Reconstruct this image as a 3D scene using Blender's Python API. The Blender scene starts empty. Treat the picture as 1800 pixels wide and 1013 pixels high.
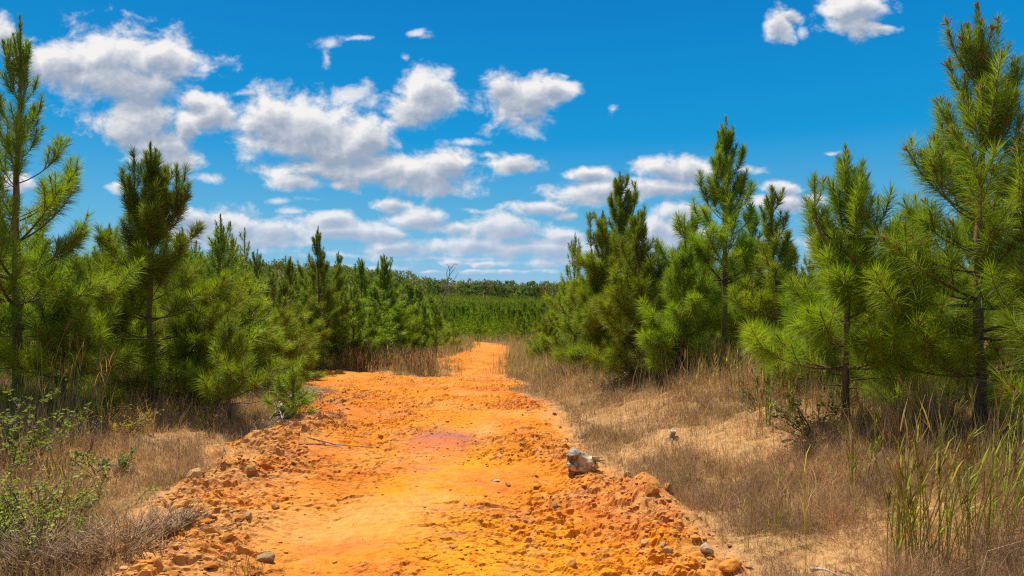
import bpy, math, random
import numpy as np
from mathutils import Vector

random.seed(7)
RS = np.random.RandomState
C = bpy.context.scene.collection
SC = bpy.context.scene
EYE = 1.65
FPX = 1200.0
PI = math.pi

# ------------------------------------------------------------------ noise
def _h(ix, iy, seed):
    ix = ix.astype(np.int64); iy = iy.astype(np.int64)
    n = (ix * 374761393 + iy * 668265263 + seed * 1442695041) & 0x7fffffff
    n = ((n ^ (n >> 13)) * 1274126177) & 0x7fffffff
    n = ((n ^ (n >> 16)) * 668265263) & 0x7fffffff
    return ((n ^ (n >> 15)) & 0xffffff) / float(0xffffff)

def vnoise(x, y, seed=0):
    x = np.asarray(x, float); y = np.asarray(y, float)
    ix = np.floor(x); iy = np.floor(y)
    fx = x - ix; fy = y - iy
    fx = fx * fx * fx * (fx * (fx * 6 - 15) + 10); fy = fy * fy * fy * (fy * (fy * 6 - 15) + 10)
    a = _h(ix, iy, seed); b = _h(ix + 1, iy, seed); c = _h(ix, iy + 1, seed); d = _h(ix + 1, iy + 1, seed)
    return (a + (b - a) * fx) * (1 - fy) + (c + (d - c) * fx) * fy

def fbm(x, y, seed=0, octv=4, gain=.5):
    s = 0; a = 1; t = 0
    x = np.asarray(x, float); y = np.asarray(y, float)
    for k in range(octv):
        s = s + a * vnoise(x, y, seed + k * 17); t += a; a *= gain
        x, y = x * 1.93 * .8 + y * 1.93 * .6 + 13.7, -x * 1.93 * .6 + y * 1.93 * .8 + 5.1
    return s / t

def cells(x, y, seed=0):
    """nearest and second nearest random cell: (cell random value, d1, d2)"""
    x = np.asarray(x, float); y = np.asarray(y, float)
    ix = np.floor(x); iy = np.floor(y)
    d1 = np.full(x.shape, 9.); d2 = np.full(x.shape, 9.); v = np.zeros(x.shape); tl = np.zeros(x.shape)
    for dx in (-1, 0, 1):
        for dy in (-1, 0, 1):
            cx = ix + dx; cy = iy + dy
            px = cx + .1 + .8 * _h(cx, cy, seed + 3); py = cy + .1 + .8 * _h(cx, cy, seed + 5)
            d = np.hypot(px - x, py - y); r = _h(cx, cy, seed + 11)
            near = d < d1
            tilt = (_h(cx, cy, seed + 13) - .5) * (x - px) + (_h(cx, cy, seed + 19) - .35) * (py - y)
            d2 = np.where(near, d1, np.minimum(d2, d)); v = np.where(near, r, v); tl = np.where(near, tilt, tl); d1 = np.where(near, d, d1)
    return v, d1, d2, tl

def sst(a, b, x):
    t = np.clip((x - a) / (b - a), 0, 1); return t * t * (3 - 2 * t)

# ------------------------------------------------------------------ terrain
YB = [-40, 0, 4, 7, 10, 14, 23, 34, 46, 55, 75, 100, 200, 320, 420, 3000]
ZB = [1.5, 0, -.03, -.09, -.20, -.46, -1.25, -1.75, -2.25, -2.7, -3.9, -4.6, -5.6, -5.8, -5.2, -5.2]
YL = [-40, 0, 3, 4, 5.25, 7, 10, 13.5, 15.2, 17, 21, 22.5, 24, 27, 30, 34, 40, 46, 50, 54, 57]
XL = [-2.3, -2.1, -2.05, -2.15, -2.5, -2.62, -3.1, -3.4, -5.2, -6.4, -6.9, -5.6, -2.9, -2.7, -3.5, -3.0, -2.3, -2.4, -2.8, -3.4, -3.6]
YR = [-40, 0, 3, 4, 5.25, 6, 7, 8.5, 10, 14, 18, 23, 30, 38, 46, 50, 54, 57]
XR = [.92, .95, .98, 1.02, 1.06, .88, .62, .52, .5, .05, -.1, -.35, -.3, -.1, -.3, -1.2, -2.6, -3.5]

def road_edges(x, y):
    w = (fbm(x * .9, y * .9, 41, 3) - .5) * .9 + (fbm(x * 4, y * 4, 43, 3) - .5) * .3
    return np.interp(y, YL, XL) + w, np.interp(y, YR, XR) + w * .8

def island(x, y):
    return 1 - np.hypot((x + 3.35 + .5 * np.sin(y * 1.7)) / 1.35, (y - 23.0) / 2.9)      # grassy tip between the two tracks

def road_mask(x, y):
    l, r = road_edges(x, y)
    d = np.minimum(x - l, r - x)
    d = np.minimum(d, (57 - y) * .5)
    isl = island(x, y)
    d = np.where(isl > 0, np.minimum(d, -isl * 1.3), d)
    return d                                                  # metres inside (+) or outside (-)

def gz0(x, y):
    x = np.asarray(x, float); y = np.asarray(y, float)
    z = np.interp(y, YB, ZB)
    l = np.interp(y, YL, XL); r = np.interp(y, YR, XR)
    br = np.interp(y, [0, 3, 6, 12, 20, 30, 46, 57], [.36, .36, .56, .72, .7, .5, .3, .0])
    bl = np.interp(y, [0, 3, 8, 12, 20, 30, 46, 57], [.2, .21, .36, .38, .3, .25, .12, .0])
    lw = np.where(y > 22, 1.6, 2.6)
    z = z + br * sst(0, 3.0, x - r) + bl * sst(0, 1, (l - x) / lw)
    far = sst(30, 90, np.hypot(x, y))
    z = z + (fbm(x * .12, y * .12, 5, 3) - .5) * .5 * sst(2, 6, np.maximum(x - r, l - x)) * (1 + far)
    # hill rising on the left far away, gentle right rise
    z = z + 9.5 * sst(170, 330, y) * sst(-20, -190, x) + 3.5 * sst(190, 340, y) * sst(40, -90, x)
    z = z + 5 * sst(150, 330, y) * sst(30, 200, x)
    # rutted, slightly cupped road, side mound
    z = z + .30 * np.exp(-(((x + 2.35) / .75) ** 2 + ((y - 28.5) / 2.0) ** 2))
    z = z + .14 * np.exp(-(((x + 5.8) / 1.2) ** 2 + ((y - 22.0) / .8) ** 2))
    z = z + .16 * sst(0, .5, 1 - np.hypot((x + 3.35) / 1.35, (y - 23.0) / 2.9))
    z = z + .04 * np.exp(-(((x + 3.3) / .9) ** 2 + ((y - 19.6) / .7) ** 2))
    return z

def berm(x, y):
    l, r = road_edges(x, y)
    nb = fbm(x * 1.3, y * 1.3, 71, 3)
    bl = np.exp(-((x - l - .15) / .38) ** 2) * (.04 + .17 * nb) * sst(16, 10, y)
    br = np.exp(-((x - r + .08) / .30) ** 2) * (.03 + .17 * nb) * sst(9, 6, y)
    return bl, br

def detail(x, y):
    d = road_mask(x, y)
    on = sst(-.35, .1, d)
    bl, br = berm(x, y)
    bm = np.clip((bl + br) / .12, 0, 1)
    near = sst(75, 24, y)
    zone = fbm(x * .8, y * .8, 51, 3)
    lane = np.exp(-((x - np.interp(y, [3, 5, 8, 12], [-.05, -.2, -.75, -1.4])) / .42) ** 2) * sst(12, 8, y)
    rough = np.clip(.50 + 2.1 * (zone - .45) + .8 * bm + .35 * sst(.9, .1, d) - .45 * lane, .10, 1.4) * on
    v1, a1, b1, t1 = cells(x * 5.5 + fbm(x * 6, y * 6, 3, 2), y * 7 + fbm(x * 6, y * 6, 9, 2), 21)
    v2, a2, b2, t2 = cells(x * 13, y * 17, 22)
    plate = (v1 - .5) * .030 * (v1 > .25) + t1 * .058 * (v1 > .3) - .022 * (1 - sst(0, .10, b1 - a1)) * sst(.35, .8, v1)
    chip = (v2 - .45) * .015 + t2 * .03 - .008 * (1 - sst(0, .15, b2 - a2))
    z = rough * (plate + chip) * near
    z = z + rough * (fbm(x * 9, y * 9, 61, 4) - .5) * .05 * near
    z = z + (fbm(x * 1.6, y * .9, 63, 4) - .5) * np.interp(y, [6, 14, 25], [.10, .16, .24]) * on * near
    z = z + (1 - on) * near * (.45 * plate + .8 * chip + (fbm(x * 9, y * 9, 67, 3) - .5) * .04)
    # wheel ruts running along the road
    cx = np.interp(y, YL, XL) * .5 + np.interp(y, YR, XR) * .5
    z = z - on * near * .035 * (np.exp(-((x - cx - .75) / .22) ** 2) + np.exp(-((x - cx + .65) / .22) ** 2))
    z = z + (bl + br) * (.35 + 1.1 * fbm(x * 5, y * 5, 73, 3))
    z = z + (1 - on) * near * (fbm(x * 3, y * 3, 65, 4) - .5) * .13
    # a broken clod wall on the right edge
    z = z + .17 * np.exp(-(((x - 1.08) / .17) ** 2 + ((y - 5.42) / .22) ** 2)) * sst(.92, .98, x + (fbm(x * 0 + 3, y * 6, 8, 2) - .5) * .12)
    return z, rough, bm, on

def gz(x, y):
    z = gz0(x, y)
    return z + detail(np.asarray(x, float), np.asarray(y, float))[0]

def ground_at(px, py):
    """the point of the ground seen at a photo pixel"""
    d = np.concatenate([np.arange(2, 12, .01), np.geomspace(12, 400, 900)])
    x = (px - 900) / FPX * d; zr = EYE + (506.5 - py) / FPX * d
    below = np.nonzero(zr < gz0(x, d))[0]
    i = below[0] if len(below) else -1
    return float(x[i]), float(d[i]), float(gz(x[i:i + 1], d[i:i + 1])[0])

def at_depth(px, d):
    x = (px - 900) / FPX * d
    return x, d, float(gz(np.array([x]), np.array([float(d)]))[0])

# ------------------------------------------------------------------ meshes
def mesh_np(name, V, tris=None, quads=None, col=None, mat=None, smooth=False, midx=None):
    me = bpy.data.meshes.new(name)
    V = np.asarray(V, np.float32)
    parts = []; tot = []
    if tris is not None and len(tris): tris = np.asarray(tris, np.int32); parts.append(tris.ravel()); tot.append(np.full(len(tris), 3, np.int32))
    if quads is not None and len(quads): quads = np.asarray(quads, np.int32); parts.append(quads.ravel()); tot.append(np.full(len(quads), 4, np.int32))
    loops = np.concatenate(parts); tot = np.concatenate(tot)
    start = np.concatenate([[0], np.cumsum(tot)[:-1]]).astype(np.int32)
    me.vertices.add(len(V)); me.vertices.foreach_set('co', V.ravel())
    me.loops.add(len(loops)); me.loops.foreach_set('vertex_index', loops)
    me.polygons.add(len(tot)); me.polygons.foreach_set('loop_start', start)
    if smooth: me.polygons.foreach_set('use_smooth', np.ones(len(tot), bool))
    else: me.polygons.foreach_set('use_smooth', np.zeros(len(tot), bool))
    if midx is not None: me.polygons.foreach_set('material_index', np.asarray(midx, np.int32))
    me.update(calc_edges=True)
    if col is not None:
        a = me.color_attributes.new('tint', 'FLOAT_COLOR', 'POINT')
        c = np.ones((len(V), 4), np.float32); c[:, :3] = col
        a.data.foreach_set('color', c.ravel())
    if mat is not None:
        for m in (mat if isinstance(mat, (list, tuple)) else [mat]): me.materials.append(m)
    return me

def link(name, me, parent=None, loc=None):
    o = bpy.data.objects.new(name, me); C.objects.link(o)
    if parent is not None: o.parent = parent
    if loc is not None: o.location = loc
    return o

def tag(o, label=None, cat=None, group=None, kind=None):
    if label: o['label'] = label
    if cat: o['category'] = cat
    if group: o['group'] = group
    if kind: o['kind'] = kind
    return o

def empty(name, loc, rz=0, label=None, cat=None, group=None):
    o = bpy.data.objects.new(name, None); C.objects.link(o)
    o.location = loc; o.rotation_euler = (0, 0, rz); o.empty_display_size = .2
    return tag(o, label, cat, group)

def copy_tree(o, loc, rz, s, label, group=None, cat=None):
    r = o.copy(); C.objects.link(r); r.location = loc; r.rotation_euler = (0, 0, rz)
    r.scale = s if isinstance(s, (tuple, list)) else (s, s, s)
    for k in ('group',):
        if k in r: del r[k]
    tag(r, label, cat, group)
    for ch in list(o.children):
        c = ch.copy(); C.objects.link(c); c.parent = r
        for g in ch.children:
            d = g.copy(); C.objects.link(d); d.parent = c
    return r

class Acc:
    """collects triangle/quads arrays with vertex tints"""
    def __init__(s): s.V = []; s.T = []; s.Q = []; s.K = []; s.n = 0
    def add(s, V, T=None, Q=None, col=(1, 1, 1)):
        V = np.asarray(V, float).reshape(-1, 3)
        if T is not None and len(T): s.T.append(np.asarray(T) + s.n)
        if Q is not None and len(Q): s.Q.append(np.asarray(Q) + s.n)
        c = np.asarray(col, float)
        if c.ndim == 1: c = np.tile(c, (len(V), 1))
        s.V.append(V); s.K.append(c); s.n += len(V)
    def mesh(s, name, mat, smooth=False):
        return mesh_np(name, np.concatenate(s.V), np.concatenate(s.T) if s.T else None, np.concatenate(s.Q) if s.Q else None,
                       np.concatenate(s.K), mat, smooth)

def tube(acc, P, R, n=6, col=(1, 1, 1), cap=True):
    P = np.asarray(P, float); R = np.broadcast_to(np.asarray(R, float), (len(P),))
    T = np.gradient(P, axis=0); T /= np.linalg.norm(T, axis=1)[:, None] + 1e-9
    ref = np.array([0, 0, 1.]) if abs(T[0][2]) < .8 else np.array([1., 0, 0])
    A = np.cross(T, ref); A /= np.linalg.norm(A, axis=1)[:, None] + 1e-9
    B = np.cross(T, A)
    th = np.arange(n) * 2 * PI / n
    V = P[:, None, :] + R[:, None, None] * (np.cos(th)[None, :, None] * A[:, None, :] + np.sin(th)[None, :, None] * B[:, None, :])
    k = len(P)
    i, j = np.meshgrid(np.arange(k - 1), np.arange(n), indexing='ij')
    Q = np.stack([i * n + j, i * n + (j + 1) % n, (i + 1) * n + (j + 1) % n, (i + 1) * n + j], -1).reshape(-1, 4)
    V = V.reshape(-1, 3)
    T3 = None
    if cap:
        V = np.concatenate([V, P[-1:] + T[-1:] * R[-1] * .6])
        e = len(V) - 1; b = (k - 1) * n
        T3 = [[b + a, b + (a + 1) % n, e] for a in range(n)]
    c = np.asarray(col, float)
    if c.ndim == 2: c = np.repeat(c, n, 0); c = np.concatenate([c, c[-1:]]) if cap else c
    acc.add(V, T3, Q, c)

# ------------------------------------------------------------------ materials
def newmat(name):
    m = bpy.data.materials.new(name); m.use_nodes = True
    nt = m.node_tree; nt.nodes.clear()
    return m, nt, nt.nodes, nt.links

def nd(nt, t, **kw):
    n = nt.nodes.new(t)
    for k, v in kw.items():
        if k.startswith('i_'):
            k = k[2:]; k = int(k) if k.isdigit() else k.replace('_', ' ')
            n.inputs[k].default_value = v
        else: setattr(n, k, v)
    return n

def mul(nt, a, b, fac=1.0, mode='MULTIPLY'):
    m = nt.nodes.new('ShaderNodeMix'); m.data_type = 'RGBA'; m.blend_type = mode; m.inputs[0].default_value = fac
    nt.links.new(a, m.inputs[6])
    if isinstance(b, tuple): m.inputs[7].default_value = b
    else: nt.links.new(b, m.inputs[7])
    return m

def leafy(name, trans=.3, rough=.5, spec=.25, vary=.18, tr_tint=(1.05, 1.1, .5, 1)):
    m, nt, N, L = newmat(name)
    out = nd(nt, 'ShaderNodeOutputMaterial')
    at = nd(nt, 'ShaderNodeAttribute', attribute_name='tint')
    oi = nd(nt, 'ShaderNodeObjectInfo')
    hs = nd(nt, 'ShaderNodeHueSaturation')
    mp = nd(nt, 'ShaderNodeMapRange', i_3=1 - vary, i_4=1 + vary)
    L.new(oi.outputs['Random'], mp.inputs[0]); L.new(mp.outputs[0], hs.inputs['Value'])
    mh = nd(nt, 'ShaderNodeMapRange', i_3=.49, i_4=.51)
    L.new(oi.outputs['Random'], mh.inputs[0]); L.new(mh.outputs[0], hs.inputs['Hue'])
    L.new(at.outputs['Color'], hs.inputs['Color'])
    p = nd(nt, 'ShaderNodeBsdfPrincipled'); p.inputs['Roughness'].default_value = rough
    p.inputs['Specular IOR Level'].default_value = spec
    L.new(hs.outputs[0], p.inputs['Base Color'])
    tr = nd(nt, 'ShaderNodeBsdfTranslucent')
    t2 = mul(nt, hs.outputs[0], tr_tint); L.new(t2.outputs[2], tr.inputs['Color'])
    mx = nd(nt, 'ShaderNodeMixShader'); mx.inputs[0].default_value = trans
    L.new(p.outputs[0], mx.inputs[1]); L.new(tr.outputs[0], mx.inputs[2]); L.new(mx.outputs[0], out.inputs[0])
    return m

def rough_mat(name, scale=20, dark=.6, bump=.3, rough=.9, dist=.02, stretch=(1, 1, 1)):
    m, nt, N, L = newmat(name)
    out = nd(nt, 'ShaderNodeOutputMaterial')
    at = nd(nt, 'ShaderNodeAttribute', attribute_name='tint')
    tc = nd(nt, 'ShaderNodeTexCoord'); mpg = nd(nt, 'ShaderNodeMapping'); mpg.inputs['Scale'].default_value = stretch
    L.new(tc.outputs['Object'], mpg.inputs[0])
    no = nd(nt, 'ShaderNodeTexNoise'); no.inputs['Scale'].default_value = scale; no.inputs['Detail'].default_value = 6
    no.inputs['Roughness'].default_value = .65
    L.new(mpg.outputs[0], no.inputs['Vector'])
    mr = nd(nt, 'ShaderNodeMapRange', i_1=.3, i_2=.7, i_3=dark, i_4=1.25); L.new(no.outputs[0], mr.inputs[0])
    cb = nd(nt, 'ShaderNodeCombineColor')
    for k in range(3): L.new(mr.outputs[0], cb.inputs[k])
    mm = mul(nt, at.outputs['Color'], cb.outputs[0])
    p = nd(nt, 'ShaderNodeBsdfPrincipled'); p.inputs['Roughness'].default_value = rough; p.inputs['Specular IOR Level'].default_value = .15
    L.new(mm.outputs[2], p.inputs['Base Color'])
    bp = nd(nt, 'ShaderNodeBump'); bp.inputs['Strength'].default_value = bump; bp.inputs['Distance'].default_value = dist
    L.new(no.outputs[0], bp.inputs['Height']); L.new(bp.outputs[0], p.inputs['Normal'])
    L.new(p.outputs[0], out.inputs[0])
    return m

M_needle = leafy('pine_needles', .45, .5, .22)
M_leaf = leafy('broad_leaves', .42, .55, .15)
M_grass = leafy('dry_grass_blades', .45, .7, .15, tr_tint=(1, .95, .7, 1))
M_far = leafy('distant_foliage', .32, .85, .05)
M_bark = rough_mat('pine_bark', 22, .5, .8, .9, .02, (1, 1, .35))
M_wood = rough_mat('weathered_wood', 14, .45, .9, .85, .02, (.6, .6, 2.6))
M_twig = rough_mat('dry_twigs', 30, .6, .3)
M_clay = rough_mat('clay_clods', 18, .72, .7, .95, .015)

def soil_mat():
    m, nt, N, L = newmat('clay_soil')
    out = nd(nt, 'ShaderNodeOutputMaterial')
    at = nd(nt, 'ShaderNodeAttribute', attribute_name='tint')
    ge = nd(nt, 'ShaderNodeNewGeometry')
    n1 = nd(nt, 'ShaderNodeTexNoise'); n1.inputs['Scale'].default_value = 14; n1.inputs['Detail'].default_value = 8; n1.inputs['Roughness'].default_value = .7
    n2 = nd(nt, 'ShaderNodeTexNoise'); n2.inputs['Scale'].default_value = 70; n2.inputs['Detail'].default_value = 5; n2.inputs['Roughness'].default_value = .7
    L.new(ge.outputs['Position'], n1.inputs['Vector']); L.new(ge.outputs['Position'], n2.inputs['Vector'])
    r1 = nd(nt, 'ShaderNodeValToRGB'); L.new(n1.outputs[0], r1.inputs[0])
    r1.color_ramp.elements[0].position = .30; r1.color_ramp.elements[0].color = (.80, .60, .55, 1)
    r1.color_ramp.elements[1].position = .70; r1.color_ramp.elements[1].color = (1.10, 1.16, 1.25, 1)
    e = r1.color_ramp.elements.new(.5); e.color = (1, 1, 1, 1)
    mm = mul(nt, at.outputs['Color'], r1.outputs[0])
    r2 = nd(nt, 'ShaderNodeValToRGB'); L.new(n2.outputs[0], r2.inputs[0])
    r2.color_ramp.elements[0].position = .28; r2.color_ramp.elements[0].color = (.66, .58, .55, 1)
    r2.color_ramp.elements[1].position = .55; r2.color_ramp.elements[1].color = (1.06, 1.06, 1.06, 1)
    m2 = mul(nt, mm.outputs[2], r2.outputs[0], .8)
    p = nd(nt, 'ShaderNodeBsdfPrincipled'); p.inputs['Roughness'].default_value = .95; p.inputs['Specular IOR Level'].default_value = .1
    L.new(m2.outputs[2], p.inputs['Base Color'])
    b1 = nd(nt, 'ShaderNodeBump'); b1.inputs['Strength'].default_value = .55; b1.inputs['Distance'].default_value = .03
    L.new(n1.outputs[0], b1.inputs['Height'])
    b2 = nd(nt, 'ShaderNodeBump'); b2.inputs['Strength'].default_value = .5; b2.inputs['Distance'].default_value = .008
    L.new(n2.outputs[0], b2.inputs['Height']); L.new(b1.outputs[0], b2.inputs['Normal'])
    L.new(b2.outputs[0], p.inputs['Normal']); L.new(p.outputs[0], out.inputs[0])
    return m
M_soil = soil_mat()

# ------------------------------------------------------------------ ground and road
ORANGE = np.array((.575, .190, .013)); YELLOW = np.array((.62, .24, .012)); RED = np.array((.50, .125, .026))
PALE = np.array((.56, .285, .085)); PURPLE = np.array((.33, .125, .085)); TAN = np.array((.44, .25, .10))
LITTER = np.array((.30, .175, .075)); DARKS = np.array((.10, .065, .03))

def mixc(a, b, t): return a * (1 - t[..., None]) + b * t[..., None]

def vegetated(x, y):
    """0 on bare soil .. 1 where dry grass grows"""
    d = road_mask(x, y)
    l, r = road_edges(x, y)
    out = sst(.02, .55, -d + (fbm(x * 3, y * 3, 91, 3) - .5) * .5)
    right = x > (l + r) * .5
    pn = fbm(x * .75, y * .75, 95, 4)
    patch = sst(.53, .62, pn) * sst(3.2, 1.2, x - r) * sst(12, 8, y) * right
    return np.clip(out * (1 - .78 * patch), 0, 1)

def ground_color(x, y, rough, bm, on):
    c = np.broadcast_to(ORANGE, x.shape + (3,)).copy()
    wx = x + (fbm(x * .7, y * .7, 101, 3) - .5) * 1.2
    mid = np.interp(y, YL, XL) * .38 + np.interp(y, YR, XR) * .62
    yel = np.exp(-((wx - mid + .1) / .75) ** 2) * sst(.3, .6, fbm(x * .9, y * .5, 103, 3)) * sst(14, 6, y)
    c = mixc(c, YELLOW, np.clip(yel * 1.1, 0, 1))
    red = sst(.52, .68, fbm(x * 1.1, y * .8, 105, 4)); c = mixc(c, RED, red * .5)
    pale = sst(.50, .66, fbm(x * 1.1 + 9, y * 1.1, 107, 5)); c = mixc(c, PALE, pale * .36)
    grit = sst(.56, .72, fbm(x * 7, y * 7, 117, 3)); c = mixc(c, PALE * .8 + RED * .1, grit * .4)
    lft = sst(.3, 1.3, -(wx - np.interp(y, YL, XL) * .55 - np.interp(y, YR, XR) * .45)) * sst(8.5, 5, y)
    c = mixc(c, PALE * .97, lft * .35)
    for cx, cy, rx, ry, t, k in ((785, 768, .42, .62, 1.2, PURPLE), (770, 778, .40, .35, .7, RED), (838, 888, .5, .08, .5, PURPLE), (830, 870, .6, .07, .35, PALE),
                                 (855, 905, .45, .05, .45, PURPLE), (798, 945, .10, .07, .8, PURPLE), (855, 750, .16, .5, .7, PALE), (640, 905, .5, .3, .55, PALE),
                                 (545, 940, .6, .25, .5, PALE), (735, 825, .22, .2, .35, PURPLE), (600, 960, .35, .12, .6, RED), (560, 800, .4, .6, .5, RED), (620, 850, .35, .4, .4, RED)):
        qx, qy, qz = ground_at(cx, cy)
        q = np.exp(-((x - qx) / rx) ** 2 - ((y - qy) / ry) ** 2) * (.5 + fbm(x * 3, y * 14, 109, 3))
        c = mixc(c, k, np.clip(q * t, 0, 1))
    dust = bm * sst(.35, .6, fbm(x * 2.2, y * 2.2, 111, 3)); c = mixc(c, TAN * 1.1, dust * .5)
    s = sst(.35, .75, fbm(x * .6, y * .6, 113, 4))
    off = np.broadcast_to(TAN, x.shape + (3,)).copy()
    veg = vegetated(x, y)
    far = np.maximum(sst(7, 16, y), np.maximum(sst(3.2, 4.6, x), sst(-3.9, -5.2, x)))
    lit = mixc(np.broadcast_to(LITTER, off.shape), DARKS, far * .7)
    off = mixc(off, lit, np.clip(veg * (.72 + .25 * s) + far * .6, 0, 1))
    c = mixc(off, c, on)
    return np.clip(c, 0, 1)

def axis_x():
    a = list(np.arange(0, 3.4, .016)); s = .016
    while a[-1] < 2600: s *= 1.06 if a[-1] < 12 else 1.10; a.append(a[-1] + s)
    a = np.array(a); b = a[a <= 3.4]
    return np.concatenate([-a[:0:-1] - .7, [-.7], a[1:] - .7])
def axis_y():
    a = [2.2]
    while a[-1] < 3000:
        s = .011 if a[-1] < 4 else max(.011, .0034 * (a[-1] - .8)) if a[-1] < 40 else (a[-1] - 40) * .06 + .13
        a.append(a[-1] + s)
    b = [2.2]; s = .02
    while b[-1] > -60: s *= 1.12; b.append(b[-1] - s)
    return np.array(b[:0:-1] + a)

gx = axis_x(); gy = axis_y()
X, Y = np.meshgrid(gx, gy)
dz, rough, bm, on = detail(X, Y)
Z = gz0(X, Y) + dz
KC = ground_color(X, Y, rough, bm, on)
nx = len(gx); ny = len(gy)
I, J = np.meshgrid(np.arange(ny - 1), np.arange(nx - 1), indexing='ij')
Q = np.stack([I * nx + J, I * nx + J + 1, (I + 1) * nx + J + 1, (I + 1) * nx + J], -1).reshape(-1, 4)
rm = road_mask((X[:-1, :-1] + X[1:, 1:]) / 2, (Y[:-1, :-1] + Y[1:, 1:]) / 2).ravel() > -.02
VV = np.stack([X, Y, Z], -1).reshape(-1, 3); KC = KC.reshape(-1, 3)
def submesh(name, q, smooth):
    u, inv = np.unique(q, return_inverse=True)
    return link(name, mesh_np(name, VV[u], quads=inv.reshape(-1, 4), col=KC[u], mat=M_soil, smooth=smooth))
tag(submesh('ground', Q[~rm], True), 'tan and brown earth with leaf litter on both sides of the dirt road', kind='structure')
tag(submesh('dirt_road', Q[rm], False), 'orange clay dirt road with ruts and crumbled edges', kind='structure')
print('grid', nx, ny)

# ------------------------------------------------------------------ pines
GREEN_LO = np.array((.125, .200, .013)); GREEN_HI = np.array((.40, .475, .021)); BLUEG = np.array((.085, .160, .038))
BUD = np.array((.34, .13, .055)); RUST = np.array((.30, .15, .04)); BARK_HI = np.array((.34, .19, .10)); BARK_LO = np.array((.15, .095, .06))

def walk(start, az, e0, e1, length, K, rng, jit=.06):
    P = [np.array(start, float)]; st = length / (K - 1)
    for k in range(K - 1):
        t = (k + .5) / (K - 1); e = e0 + (e1 - e0) * t
        az += rng.normal(0, jit)
        P.append(P[-1] + st * np.array([math.cos(az) * math.cos(e), math.sin(az) * math.cos(e), math.sin(e)]))
    return np.array(P), az

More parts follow.
